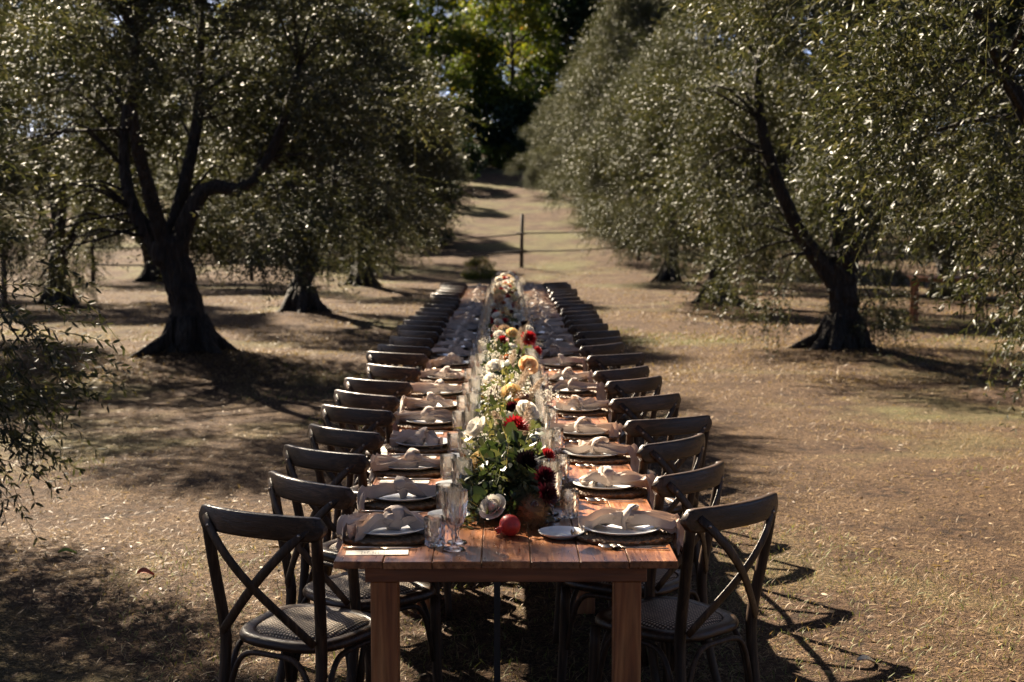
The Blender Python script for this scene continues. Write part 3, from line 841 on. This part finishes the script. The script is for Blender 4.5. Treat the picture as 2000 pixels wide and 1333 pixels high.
# ------------------------------------------------------------------ tableware
def fork_mesh():
    mb = MB()
    mb.tube([(0, -.10, .004), (0, -.04, .0035), (0, .02, .004), (0, .045, .009)], [1, .8, .5, .5], 8, ell=(.0016, .0062), up=(0, 0, 1))
    mb.tube([(0, .042, .0085), (0, .055, .0095), (0, .07, .008)], [.5, 1, 1.15], 8, ell=(.0013, .0105), up=(0, 0, 1))
    for k in range(4):
        x = (k - 1.5) * .0064
        mb.tube([(x, .066, .008), (x, .085, .006), (x * .95, .102, .009)], [.0019, .0017, .0008], 6)
    return mb.mesh('fork', M_STEEL)
def knife_mesh():
    mb = MB()
    mb.tube([(0, -.11, .005), (0, -.06, .005), (0, .0, .0045)], [.9, 1, .75], 8, ell=(.0038, .0072), up=(0, 0, 1))
    mb.tube([(0, -.002, .0045), (.001, .03, .004), (.001, .08, .004), (-.003, .115, .004)], [.75, 1.2, 1.1, .15], 8, ell=(.0012, .0088), up=(0, 0, 1))
    return mb.mesh('knife', M_STEEL)
def plate_mesh(r, name):
    mb = MB()
    mb.lathe([(r * .50, .0), (r * .60, .0005), (r * .68, .004), (r * .98, .0155), (r, .0175), (r * .995, .0190), (r * .97, .0188), (r * .72, .0095), (r * .64, .0062), (r * .40, .0056), (.004, .0058)], 56)
    return mb.mesh(name, M_PLATE, True, 60)
def placemat_mesh():
    mb = MB(); n = 120
    prof = []
    rings = []
    rad = .158
    prof = [(.004, .011), (.03, .011)]
    k = 0
    def ringz(r, z, amp, off):
        return [((r + amp * .0012 * math.sin(i * math.pi + off)) * math.cos(2 * math.pi * i / n), r * math.sin(2 * math.pi * i / n), z + amp * .0022 * (1 if (i + off) % 4 < 2 else -1)) for i in range(n)]
    rr = .01
    rings.append([(.0005 * math.cos(2 * math.pi * i / n), .0005 * math.sin(2 * math.pi * i / n), .011) for i in range(n)])
    j = 0
    while rr < rad:
        rings.append(ringz(rr, .0078, .3, j)); rings.append(ringz(rr + .0035, .0120, 1, j)); rings.append(ringz(rr + .0070, .0120, 1, j + 2)); rr += .0105; j += 1
    rings.append(ringz(rad + .002, .006, .6, 0)); rings.append(ringz(rad - .002, .0004, 0, 0)); rings.append([(.0005 * math.cos(2 * math.pi * i / n), .0005 * math.sin(2 * math.pi * i / n), .0004) for i in range(n)])
    mb.loft(rings, caps=False)
    return mb.mesh('woven_placemat', M_MAT, False)
def tumbler_mesh():
    mb = MB(); n = 32
    fl = lambda i, k: 1 + (.05 * (1 if (i // 2 + (k % 2) * 1) % 2 else -1) if 1 <= k <= 6 else 0)
    prof = [(.026, 0), (.029, .003), (.0295, .016), (.030, .030), (.0305, .044), (.031, .058), (.0315, .066), (.0320, .078), (.0322, .088), (.0308, .0885), (.0292, .066), (.0278, .035), (.0255, .019), (.012, .0165), (.003, .0163)]
    mb.lathe(prof, n, fl)
    return mb.mesh('tumbler', M_GLASS, False)
def goblet_mesh(h, r, name):
    mb = MB(); n = 24
    fl = lambda i, k: 1 + (.045 * (1 if (i + (k % 2)) % 2 else -1) if 7 <= k <= 12 else 0)
    k = h / .165
    prof = [(.033, 0), (.0335, .002), (.030, .0045), (.012, .0095), (.0062, .018), (.0058, .030), (.0095, .040), (.0055, .050), (.014, .060), (.026, .072), (.031, .092), (.033, .112), (.0345, .130), (.036, .165), (.0348, .1653), (.0325, .125), (.029, .092), (.022, .074), (.008, .066), (.002, .0655)]
    prof = [(a * r / .036, b * k) for a, b in prof]
    mb.lathe(prof, n, lambda i, q: 1 + (.075 * (1 if (i + (q % 2)) % 2 else -1) if 8 <= q <= 12 else 0))
    return mb.mesh(name, M_GLASS, False)
def card_mesh():
    mb = MB(); mb.box(0, 0, .0009, .058, .185, .0010); card = mb.mesh('menu_card', M_CARD, False)
    mb = MB(); r = random.Random(4)
    for k in range(15):
        y = .07 - k * .0082; w = r.uniform(.010, .019)
        if k in (3, 7, 11): continue
        x = -w
        while x < w:
            l = r.uniform(.0022, .005); mb.box(x + l / 2, y, .00165, l, .0022, .0003); x += l + .0014
    return card, mb.mesh('menu_lettering', M_INK, False)

def napkin_mesh(seed):
    """linen napkin tied in a loose knot: two pleated tails and a wrapped knot; long axis Y, outer tail towards -Y over the table edge"""
    rd = random.Random(seed); mb = MB(); n = 44
    ph = [rd.uniform(0, 6.28) for _ in range(8)]
    def tail(sign, length, w1, hang, side, lift, segs=26):
        rings = []; rd0 = rd.random(); fq = rd.uniform(5.0, 10.0)
        for k in range(segs):
            t = k / (segs - 1)
            w = .020 + (w1 - .020) * (t ** .6) + .006 * math.sin(5 * t + ph[1])
            th = .012 * (1 - t) ** 1.3 + .0014 + .004 * math.sin(t * 9 + ph[2]) * (1 - t)
            d = t * length
            ex = hang[0]
            z = .024 + lift * math.sin(min(1, t * 1.2) * math.pi) + .006 * math.sin(7 * t + ph[3])
            y = d
            if d > ex:                                       # falls over the table edge
                over = d - ex; bend = min(over / .05, 1)
                y = ex + over * (1 - .75 * bend); z = z * (1 - bend) - over * .80 * bend + .004
                z -= .0
            elif hang[1]:
                z = max(z - .012 * t, .010)
            xc = side * t * t + .012 * math.sin(3.1 * t + ph[4])
            ring = []
            for i in range(n):
                a = 2 * math.pi * i / n; cx = math.cos(a); sz = math.sin(a)
                fold = (.012 + .009 * rd0) * (t * (1 - .45 * t) + .35) * (math.sin(cx * fq + ph[5] + 2.0 * t) + .5 * math.sin(cx * fq * 1.9 + ph[6] - 3 * t))
                ring.append((xc + cx * w * (1 + .06 * math.sin(8 * t + 3 * cx)), sign * (y + .015 * t * math.sin(cx * 2.6 + ph[7]) - .012), z + sz * th + fold))
            rings.append(ring)
        mb.loft(rings)
    tail(-1, rd.uniform(.22, .34), rd.uniform(.030, .066), (rd.uniform(.150, .158), 1), rd.uniform(-.06, .06), rd.uniform(.0, .012))
    if rd.random() < .6:                                 # a second, looser end
        ph[:] = [rd.uniform(0, 6.28) for _ in range(8)]
        tail(-1, rd.uniform(.12, .26), rd.uniform(.022, .045), (.156, 1), rd.choice((-1, 1)) * rd.uniform(.04, .09), rd.uniform(.0, .015))
    ph[:] = [rd.uniform(0, 6.28) for _ in range(8)]
    tail(1, rd.uniform(.10, .17), rd.uniform(.026, .052), (9, 1), rd.uniform(-.06, .06), rd.uniform(.0, .020))
    if rd.random() < .45:
        ph[:] = [rd.uniform(0, 6.28) for _ in range(8)]
        tail(1, rd.uniform(.07, .13), rd.uniform(.024, .042), (9, 1), rd.choice((-1, 1)) * rd.uniform(.04, .08), rd.uniform(.004, .026))
    # knot: pleated barrel and a band wrapped round it
    rings = []
    for k in range(15):
        t = -1 + 2 * k / 14; r0 = .026 * math.sqrt(max(.05, 1 - (abs(t) ** 2.6) * .85))
        rings.append([(math.cos(2 * math.pi * i / n) * r0 * (1.0 + .16 * math.sin(6 * 2 * math.pi * i / n + 2.5 * t + ph[0])), t * .034, .034 + math.sin(2 * math.pi * i / n) * r0 * .78 * (1 + .16 * math.sin(5 * 2 * math.pi * i / n - 3 * t + ph[1]))) for i in range(n)])
    mb.loft(rings)
    tilt = rd.uniform(.5, .9) * rd.choice((-1, 1)); pts = []
    for k in range(25):
        a = 2 * math.pi * k / 24; pts.append((math.cos(a) * .030, math.cos(a) * .02 * tilt + math.sin(a) * .012 * tilt, .036 + math.sin(a) * .030))
    mb.tube(pts, [.0135 + .003 * math.sin(k * 1.1 + ph[2]) for k in range(25)], 14, ell=(.5, 1.2), rough=.22, seed=seed, up=(1, 0, 0))
    me = mb.mesh('napkin', M_LINEN, True, 48)
    return me
FORK, KNIFE = fork_mesh(), knife_mesh()
PLATE, BREAD = plate_mesh(.122, 'dinner_plate'), plate_mesh(.072, 'side_plate')
PMAT, TUMB = placemat_mesh(), tumbler_mesh()
GOB1, GOB2 = goblet_mesh(.182, .036, 'goblet'), goblet_mesh(.162, .033, 'small_goblet')
CARD, LETTER = card_mesh()
NAPS = [napkin_mesh(s) for s in (3, 8, 14, 19, 27, 33, 41, 46, 52, 58, 63, 71)]

def setting(i, s, y):
    rz = -math.pi / 2 if s < 0 else math.pi / 2
    px = s * .362
    rd = random.Random(i * 2 + (s > 0) + 90)
    where = '%s setting from the pomegranate end, %s' % (ORD[i], SIDE[s])
    def put(name, me, X, Y, z, rot, label, cat, group, children=()):
        wx, wy = (px + Y, y - X) if s < 0 else (px - Y, y + X)
        o = obj(name, me, None, (wx, wy, TZ + z), (0, 0, rz + rot))
        tag(o, label + where, cat, group)
        for cn, cme in children: obj(cn, cme, o)
        return o
    j = lambda a: rd.uniform(-a, a)
    jx, jy = j(.012), j(.006)
    put('placemat', PMAT, jx, jy, .0004, j(3), 'round woven placemat under the ', 'placemat', 'woven placemats')
    put('dinner_plate', PLATE, jx + j(.008), jy + j(.005), .0142, j(3), 'white dinner plate, ', 'plate', 'white dinner plates')
    # napkin: long axis across the table, outer tail over the edge
    nx, nrot, nm = jx + j(.03), j(.52), NAPS[(i * 5 + (s > 0) * 7 + i // 12) % 12]
    put('napkin', nm, nx, jy + j(.018) - (.03 if i == 0 and s > 0 else 0), .0142 + .008, nrot, 'knotted taupe linen napkin, ', 'napkin', 'knotted linen napkins')
    gx = .13 if s < 0 else .27
    put('tumbler', TUMB, gx + j(.012), .15 + j(.008), .0004, j(3), 'low cut-glass tumbler, ', 'glass', 'cut-glass tumblers')
    put('goblet', GOB1, gx + .045 + j(.012), .212 + j(.006), .0004, j(3), 'taller cut-glass goblet, ', 'goblet', 'tall cut-glass goblets')
    put('goblet', GOB2, gx - .055 + j(.012), .208 + j(.006), .0004, j(3), 'smaller cut-glass goblet, ', 'goblet', 'smaller cut-glass goblets')
    bx = (-.255, .175) if s < 0 else ((-.03, .190) if i == 0 else (-.185, .185))
    put('side_plate', BREAD, bx[0] + (j(.01) if i else 0), bx[1], .0004, j(3), 'small white side plate, ', 'plate', 'small white side plates')
    if i < 15:
        ex = .165
        put('knife', KNIFE, .176 + j(.004), -.015, .0004, j(.05), 'table knife of the ', 'knife', 'table knives')
        put('fork', FORK, -.176 + j(.003), -.02, .0004, j(.06), 'inner fork of the ', 'fork', 'inner forks')
        put('fork', FORK, -.202 + j(.003), -.025, .0004, j(.06) - .04, 'outer fork of the ', 'fork', 'outer forks')
        put('menu_card', CARD, .222 if s < 0 else .222, -.02, .0004, j(.05), 'slim printed menu card, ', 'menu card', 'menu cards', (('lettering', LETTER),))
for s, rows in ((-1, LC), (1, RC)):
    for i, (y, a) in enumerate(rows):
        setting(i, s, y + (.12 if s < 0 else (.0 if i == 0 else .14)))

# ------------------------------------------------------------------ flowers
def rose_mesh(name, m, r, seed, open_=1.0):
    q = np.random.default_rng(seed); V = []; F = []; A = []
    def petal(az, tilt, w, h, r0, z0):
        b = len(V); nu, nv = 5, 5
        for u in range(nu):
            for v in range(nv):
                a = (u / (nu - 1) - .5) * 2; t = v / (nv - 1)
                wd = w * math.sin(math.pi * (.18 + .62 * t)) ** .8
                rad = r0 + h * (math.sin(tilt) * t + .10 * math.sin(math.pi * t) - (.18 if tilt < .3 else -.12) * t ** 3) - .25 * wd * a * a
                x = rad; yy = wd * a; z = z0 + h * math.cos(tilt) * t - .05 * h * a * a * t + .02 * h * q.normal() * t
                V.append((x * math.cos(az) - yy * math.sin(az), x * math.sin(az) + yy * math.cos(az), z)); A.append(min(1, .25 + .7 * t + .1 * q.normal()))
        for u in range(nu - 1):
            for v in range(nv - 1):
                F.append((b + u * nv + v, b + (u + 1) * nv + v, b + (u + 1) * nv + v + 1, b + u * nv + v + 1))
    az = 0
    for lay, (n, tilt, k, rr) in enumerate(((3, .02, .62, .10), (4, .10, .72, .18), (5, .25, .80, .26), (6, .55 * open_, .85, .34), (7, .95 * open_, .85, .40))):
        for p in range(n):
            petal(az + p * 2 * math.pi / n + q.normal() * .1, tilt + q.normal() * .05, r * (.42 + .08 * lay), r * k * 1.15, r * rr, -r * .12 * lay)
        az += .7
    V = np.array(V); loops = np.array(F).ravel()
    me = np_mesh(name, V, loops, np.full(len(F), 4), m, {'rnd': np.clip(A, 0, 1)}, True)
    return me
def dahlia_mesh(name, m, r, seed, n=90):
    q = np.random.default_rng(seed); i = np.arange(n) + .5
    ph = np.arccos(1 - i / n * 1.05); th = i * 2.39996
    D = np.stack([np.cos(th) * np.sin(ph), np.sin(th) * np.sin(ph), np.cos(ph)], 1)
    up = np.array([0, 0, 1.0]); no = unit(np.cross(np.cross(D, up + .001), D) * -1 + D * .01)
    L = r * (.75 + .25 * np.sin(ph)) * q.uniform(.9, 1.08, n)
    V, F, C, A = leaf_cloud(D * r * .12, D, -no, L, r * .30 * np.ones(n), np.clip(q.normal(.5, .25, n), 0, 1), True, -.12)
    return np_mesh(name, V, F, C, m, {'rnd': A})
def bur_mesh(name, r, seed):
    q = np.random.default_rng(seed); mb = MB()
    mb.lathe([(r * .1, -r * .62), (r * .45, -r * .5), (r * .62, 0), (r * .5, r * .38), (r * .28, r * .5)], 14)
    n = 620; i = np.arange(n) + .5; ph = np.arccos(1 - i / n * 1.80); th = i * 2.39996
    D = np.stack([np.cos(th) * np.sin(ph), np.sin(th) * np.sin(ph), -np.cos(ph)], 1)
    D = unit(D + q.normal(0, .16, (n, 3)))
    for d in D:
        d = Vector(d); a = d.orthogonal().normalized() * r * .018; b = d.cross(a)
        p = d * r * .52; t = d * r * q.uniform(.85, 1.08)
        k = len(mb.v); mb.v += [tuple(p + a), tuple(p - a * .5 + b * .87), tuple(p - a * .5 - b * .87), tuple(t)]; mb.f += [(k, k + 1, k + 3), (k + 1, k + 2, k + 3), (k + 2, k, k + 3)]
    me = mb.mesh(name, M_BUR, False)
    nb = MB(); nb.lathe([(r * .05, r * .2), (r * .25, r * .3), (r * .27, r * .45), (r * .18, r * .60), (r * .04, r * .70)], 12)
    return me, nb.mesh(name + '_nut', M_NUT)
def plume_mesh(seed):
    q = np.random.default_rng(seed); n = 420
    t = q.random(n); D0 = np.array([.05, 0, 1.0])
    P = np.stack([.01 * t, 0 * t, .05 + t * .17], 1)
    a = q.uniform(0, 6.28, n)
    D = unit(np.stack([np.cos(a), np.sin(a), 1.1 + 0 * a], 1))
    V, F, C, A = leaf_cloud(P, D, unit(q.normal(size=(n, 3))), .030 * np.sin(np.pi * (.15 + .8 * t)) + .004, np.full(n, .0022), q.random(n), False, .2)
    V2, F2, C2, A2 = leaf_cloud(np.zeros((2, 3)), np.array([[0, 0, 1.0]] * 2), np.array([[1.0, 0, 0], [0, 1.0, 0]]), np.full(2, .24), np.full(2, .004), np.zeros(2), False, 0)
    V, F, C, A = merge([(V, F, C, A), (V2, F2, C2, A2)])
    return np_mesh('plume_grass', V, F, C, M_PLUME, {'rnd': A})
FL = {'white': [('rose', rose_mesh('white_rose', M_WHITE, .046, 2)), ('rose', rose_mesh('white_rose_b', M_WHITE, .040, 5, .75))],
      'peach': [('rose', rose_mesh('peach_rose', M_PEACH, .050, 7))], 'yellow': [('rose', rose_mesh('yellow_rose', M_YELLOW, .044, 9, 1.1))],
      'red': [('dahlia', dahlia_mesh('red_dahlia', M_RED, .044, 1))], 'wine': [('dahlia', dahlia_mesh('wine_dahlia', M_WINE, .040, 2))],
      'black': [('dahlia', dahlia_mesh('black_dahlia', M_BLACK, .042, 3, 130))], 'rust': [('dahlia', dahlia_mesh('rust_dahlia', M_RUST, .032, 4, 60))],
      'plume': [('plume', plume_mesh(4)), ('plume', plume_mesh(6))]}
BURM = bur_mesh('chestnut_bur', .052, 3)

def greens_mesh(name, length, seed, w=.080, h=.15):
    """tangle of leafy stems lying along the table"""
    r = np.random.default_rng(seed); parts = []
    n = int(900 * length)
    a = r.uniform(0, np.pi, n); rad = r.random(n) ** .5
    env = .82 + .30 * vnoise(r.random(n) * 0 + 0, np.zeros(n), 1)
    y = r.uniform(0, length, n)
    lump = .72 + .5 * vnoise(y * 3.1 + seed, y * 0 + seed, seed)
    P = np.stack([np.cos(a) * rad * w * lump, y, .015 + np.sin(a) * rad * h * lump], 1)
    D = unit(np.stack([np.cos(a) * .9, r.normal(0, .6, n), np.sin(a) * .9 + .1], 1) + r.normal(0, .35, (n, 3)))
    kind = r.random(n)
    hue0 = np.clip(.12 + .55 * vnoise(y * 2.3 + 7, P[:, 0] * 9, seed + 3) + r.normal(0, .12, n), 0, 1)
    # olive and small leaves on sprigs
    for lo, hi, L, W, per in ((0, .42, .030, .012, 9), (.42, .72, .046, .024, 6), (.72, .86, .066, .044, 3)):
        k = (kind >= lo) & (kind < hi); m = int(k.sum())
        for q in range(per):
            t = (q + .5) / per
            Pq = P[k] + D[k] * (.085 * t) - np.array([0, 0, .03]) * t * t
            ax = unit(D[k] * .6 + unit(r.normal(size=(m, 3))) * .9)
            parts.append(leaf_cloud(Pq, ax, unit(r.normal(size=(m, 3)) + np.array([0, 0, .6])), L * r.uniform(.6, 1.25, m), W * r.uniform(.7, 1.2, m), np.clip(hue0[k] + r.normal(0, .1, m), 0, 1), True, .15))
    k = kind >= .86; m = int(k.sum())                        # thin grass stalks
    parts.append(leaf_cloud(P[k], unit(D[k] + np.array([0, 0, .35])), unit(r.normal(size=(m, 3))), r.uniform(.07, .14, m), np.full(m, .003), np.full(m, .86), False, .2))
    V, F, C, A = merge(parts)
    V[:, 2] = np.maximum(V[:, 2], .002)
    return np_mesh(name, V, F, C, M_GREENS, {'rnd': A})
def baby_mesh(name, length, seed, n_cl=15):
    r = np.random.default_rng(seed)
    C = np.stack([r.normal(0, .07, n_cl), r.uniform(0, length, n_cl), r.uniform(.08, .20, n_cl)], 1)
    m = n_cl * 60; ci = np.repeat(np.arange(n_cl), 60)
    P = C[ci] + unit(r.normal(size=(m, 3))) * r.random((m, 1)) ** .5 * np.array([.055, .065, .045])
    parts = []
    for q in range(3):
        D = unit(r.normal(size=(m, 3)) + np.array([0, 0, .4])); parts.append(leaf_cloud(P, D, unit(r.normal(size=(m, 3))), np.full(m, .0075), np.full(m, .0075), np.clip(r.normal(.4, .25, m), 0, 1), False, 0))
    k = r.random(m) < .4; mm = int(k.sum())
    base = C[ci][k] * np.array([.8, 1, .2]) + np.array([0, 0, .02]); d = P[k] - base; L = np.linalg.norm(d, axis=1)
    V, F, Cn, A = merge(parts)
    return np_mesh(name, V, F, Cn, M_BABY, {'rnd': A})
SEG = 1.9
GREENS = [greens_mesh('greens_%d' % k, SEG, 40 + k) for k in range(3)]
GFRONT = greens_mesh('greens_front', 1.5, 77, .085, .15)
BABY = [baby_mesh('baby_%d' % k, SEG, 60 + k, 22) for k in range(3)]

def flower(parent, kind, x, y, z, rd, s=1.0):
    nm, me = rd.choice(FL[kind])
    tilt = rd.uniform(.1, .7); az = math.atan2(x, -.10) if kind != 'plume' else rd.uniform(0, 6.28)
    # faces up and outward, a little towards the near end
    o = obj(nm, me, parent, (x, y, z), (R(rd.uniform(10, 50)), R(max(-50, min(50, x * 380))), rd.uniform(-.6, .6)) if kind != 'plume' else (R(rd.uniform(-35, 35)), R(rd.uniform(-40, 40)), rd.uniform(0, 6)), s)
    return o
starts = [.50] + [1.85 + SEG * k for k in range(7)]
GN = ['flower garland end piece with dark dahlia and dense greenery behind the pomegranate', 'garland piece with white roses, red dahlia and chestnut bur', 'garland piece with peach and yellow roses over wispy white blossom',
      'garland piece with yellow rose and crimson dahlias', 'garland piece of mixed pale roses at mid table', 'garland piece with rusty dahlias past mid table', 'garland piece with scarlet and cream blooms towards the fence end', 'last garland piece with yellow blooms at the fence end']
PHOTO_FLOWERS = [('white', 928, 838, 1.00, .95), ('white', 1030, 803, 1.02, .85), ('red', 1008, 838, 1.00, 1.15), ('black', 1028, 908, .985, 1.1), ('wine', 1062, 935, .93, 1.0), ('red', 1068, 893, .95, .7), ('wine', 1066, 968, .885, 1.0),
                 ('yellow', 998, 765, 1.01, .78), ('peach', 1032, 714, 1.01, .82), ('white', 966, 716, 1.01, .85), ('red', 1032, 663, 1.02, 1.15), ('red', 982, 667, 1.0, .85), ('yellow', 1000, 650, 1.02, .72), ('rust', 1010, 790, .98, .8),
                 ('red', 1048, 687, .97, .8), ('wine', 970, 770, .96, 1.0), ('white', 958, 742, .96, .75), ('white', 975, 655, 1.0, .9), ('peach', 972, 640, .98, .8), ('white', 1035, 647, 1.0, .8), ('black', 1024, 637, 1.02, .9), ('white', 962, 990, .835, .8),
                 ('yellow', 940, 902, .93, .85), ('white', 1000, 680, .99, .8), ('rust', 990, 700, 1.0, .7), ('wine', 1000, 800, .97, .9)]
pf = []
for k, px, py, z, s in PHOTO_FLOWERS:
    p = at(px, py, z); pf.append((k, p.x, p.y, z, s))
for k in range(8):
    y0 = starts[k]; L = 1.5 if k == 0 else SEG
    e = obj('flower_garland', None, None, (0, y0, TZ))
    tag(e, GN[k], 'garland', 'flower garland down the table')
    f = obj('greenery', GFRONT if k == 0 else GREENS[k % 3], e, (0, 0, .001)); tag(f, kind='stuff')
    f = obj('filler_blossom', BABY[k % 3], e, (0, .45 if k == 0 else 0, .02 if k else .0), (0, 0, 0), (1, .52, 1) if k == 0 else None); tag(f, kind='stuff')
    rd = random.Random(k + 70)
    y1 = y0 + (starts[k + 1] - y0 if k < 7 else L)
    n = 0
    for kk, x, y, z, s in pf:
        if y0 - (.3 if k == 0 else 0) <= y < y1: flower(e, kk, x, y - y0, z - TZ, rd, s); n += 1
    if k >= 3:
        for q in range(13):
            kk = rd.choice(['white', 'white', 'white', 'peach', 'yellow', 'yellow', 'red', 'red', 'wine', 'rust', 'white'])
            flower(e, kk, rd.uniform(-.10, .10), (q + rd.random()) / 13 * L, rd.uniform(.19, .27), rd, rd.uniform(.6, .95))
    for q in range(10 if k == 0 else 24):                 # small blooms between the large ones
        kk = rd.choice(['white', 'white', 'peach', 'wine', 'rust', 'red', 'yellow', 'wine', 'white'])
        flower(e, kk, rd.uniform(-.11, .11), (.5 if k == 0 else 0) + (q + rd.random()) / (10 if k == 0 else 24) * (L - .5 if k == 0 else L), rd.uniform(.10, .19) + (.05 if k > 2 else 0), rd, rd.uniform(.36, .62))
    for q in range(3 if k == 0 else 5):
        flower(e, 'plume', rd.uniform(-.08, .08), (.55 if k == 0 else 0) + rd.random() * (L - .6 if k == 0 else L), .10, rd, rd.uniform(.8, 1.1))

# fruit resting on the wood
def pomegranate():
    e = obj('pomegranate', None, None, (.012, .335, TZ + .0335), Vector((-.78, -.58, -.22)).to_track_quat('Z', 'Y').to_euler())
    tag(e, 'red pomegranate lying on its side on the bare table end', 'fruit')
    mb = MB(); prof = []
    for k in range(17):
        a = math.pi * k / 16; prof.append((max(.0015, .0345 * math.sin(a)), -.033 * math.cos(a)))
    mb.lathe(prof, 28, lambda i, k: 1 + .018 * math.cos(6 * 2 * math.pi * i / 28)); obj('skin', mb.mesh('pomegranate_skin', M_POM), e)
    mb = MB(); n = 24
    rings = []
    for r_, z, sp in ((.011, .030, 0), (.0085, .036, 0), (.009, .041, 0), (.0125, .048, .35)):
        rings.append([(r_ * math.cos(2 * math.pi * i / n), r_ * math.sin(2 * math.pi * i / n), z + sp * .016 * math.cos(6 * 2 * math.pi * i / n)) for i in range(n)])
    for r_, z, sp in ((.0105, .047, .35), (.006, .038, 0)):
        rings.append([(r_ * math.cos(2 * math.pi * i / n), r_ * math.sin(2 * math.pi * i / n), z + sp * .016 * math.cos(6 * 2 * math.pi * i / n)) for i in range(n)])
    mb.loft(rings); obj('calyx', mb.mesh('pomegranate_calyx', M_POM), e)
pomegranate()
def bur(x, y, z, s, rot, label):
    e = obj('chestnut_bur', None, None, (x, y, z), rot, s); tag(e, label, 'chestnut bur', 'spiny chestnut burs')
    obj('husk', BURM[0], e); obj('nut', BURM[1], e)
bur(.088, .45, TZ + .056, 1.15, (R(35), 0, .2), 'brown spiny chestnut bur beside the pomegranate')
p = at(1022, 782, .99)
bur(p.x, p.y, .985, 1.0, (R(30), R(15), 1.0), 'orange brown chestnut bur nested by the white rose in the garland')

# ------------------------------------------------------------------ spare table among the trees
sp = table((9.1, 19.6, 0), R(78), 'spare wooden table standing in the grove shade beyond the sunny lawn')
for q, (x, y, rz, lab) in enumerate(((7.9, 19.0, R(-12), 'spare cross-back chair at the open end of the spare table'), (8.7, 18.5, R(40), 'spare cross-back chair turned half away from the spare table'), (8.2, 20.9, R(170), 'spare cross-back chair on the far side of the spare table'))):
    chair((x, y, gz(x, y)), rz, lab, 'chairs at the spare table', False)

# ------------------------------------------------------------------ grass, straw and litter
def blades():
    r = np.random.default_rng(3)
    def field(n, xr, y0, y1, bias, hmin, hmax, wd, flat, name, label, green=None, seed=0):
        y = y0 + (y1 - y0) * r.random(n) ** bias
        halfw = np.minimum(xr, 1.8 + (y + 4.04) * .42)
        x = r.uniform(-1, 1, n) * halfw
        if green is not None:
            g = vnoise(x * .35 + 11.3, y * .35 + 4.2, 9) * .6 + vnoise(x * 1.3, y * 1.3, 12) * .4
            k = g > green; x, y = x[k], y[k]
        else:
            g = vnoise(x * 1.1 + 3, y * 1.1, 14); k = r.random(n) < .10 + 1.25 * np.clip(g - .12, 0, 1); x, y = x[k], y[k]
        n = len(x)
        z = ground_h(x, y)
        a = r.uniform(0, 6.283, n); el = np.clip(r.normal(flat, .3, n), .02, 1.5)
        D = np.stack([np.cos(a) * np.cos(el), np.sin(a) * np.cos(el), np.sin(el)], 1)
        B = np.stack([x, y, z - .002], 1)
        no = unit(np.cross(D, np.stack([-np.sin(a), np.cos(a), 0 * a], 1)) + r.normal(0, .3, (n, 3)))
        far = 1 + np.clip((y - 2) / 10, 0, 1.5)
        L = r.uniform(hmin, hmax, n) * (1 + .15 * far); W = wd * r.uniform(.7, 1.4, n) * far
        rn = np.clip(r.normal(.36, .17, n), 0, .62) if green is None else np.where(r.random(n) < .7, r.uniform(.70, 1, n), r.uniform(.3, .6, n))
        V, F, C, A = leaf_cloud(B, D, no, L, W, rn, False, .18)
        o = obj(name, np_mesh(name, V, F, C, M_GRASS, {'rnd': A}))
        tag(o, label, 'grass', None, 'stuff')
    field(230000, 7.5, -2.6, 15, 1.9, .018, .055, .0032, .34, 'dry_grass', 'short dry straw blades scattered over the brown lawn')
    field(130000, 8, -2.6, 20, 1.7, .02, .055, .0034, .8, 'green_grass', 'patches of short green grass in the dry lawn', .62)
    field(110000, 16, 11, 42, 1.5, .03, .07, .0045, .5, 'far_dry_grass', 'dry straw and turf between the rows of olives')
    # fallen leaves and bits of straw
    n = 11000; y = -2.6 + 18 * r.random(n) ** 1.6; x = r.uniform(-1, 1, n) * (1.8 + (y + 4) * .42)
    a = r.uniform(0, 6.28, n); D = np.stack([np.cos(a), np.sin(a), r.normal(.05, .12, n)], 1)
    V, F, C, A = leaf_cloud(np.stack([x, y, ground_h(x, y) + .006], 1), unit(D), unit(np.stack([r.normal(0, .35, n), r.normal(0, .35, n), np.ones(n)], 1)), r.uniform(.025, .07, n), r.uniform(.003, .015, n), np.clip(r.normal(.4, .24, n), 0, .64), True, .1)
    o = obj('leaf_litter', np_mesh('leaf_litter', V, F, C, M_GRASS, {'rnd': A})); tag(o, 'fallen olive leaves and straw bits lying on the ground', 'leaves', None, 'stuff')
blades()
def ground_leaf(x, y, L, W, rz, m, name, label):
    r = np.random.default_rng(int(abs(x) * 100)); mb = MB(); rings = []
    for k in range(9):
        t = k / 8; wv = W * math.sin(math.pi * (.04 + .92 * t)) ** .8 / 2
        rings.append([((t - .5) * L, v * wv, .012 + .012 * abs(v) + .012 * math.sin(t * 4)) for v in (-1, -.5, 0, .5, 1)])
    mb.loft(rings, False, False)
    o = obj(name, mb.mesh(name, m), None, (x, y, gz(x, y)), (.25, .1, rz)); tag(o, label, 'leaf', 'single fallen leaves')
ground_leaf(-1.78, 2.86, .085, .06, .4, simple_mat('rust_leaf', (.34, .09, .03), .6, .25), 'fallen_leaf', 'rust orange fallen leaf curled on the dry lawn')
ground_leaf(1.42, 1.44, .09, .035, .3, simple_mat('pale_leaf', (.50, .44, .34), .7, .1), 'fallen_leaf', 'pale dry strip of leaf among the chair shadows')
ground_leaf(-2.30, 3.3, .10, .035, .6, simple_mat('lime_leaf', (.22, .30, .05), .5, .1), 'fallen_leaf', 'bright green fallen leaf on the shaded lawn')
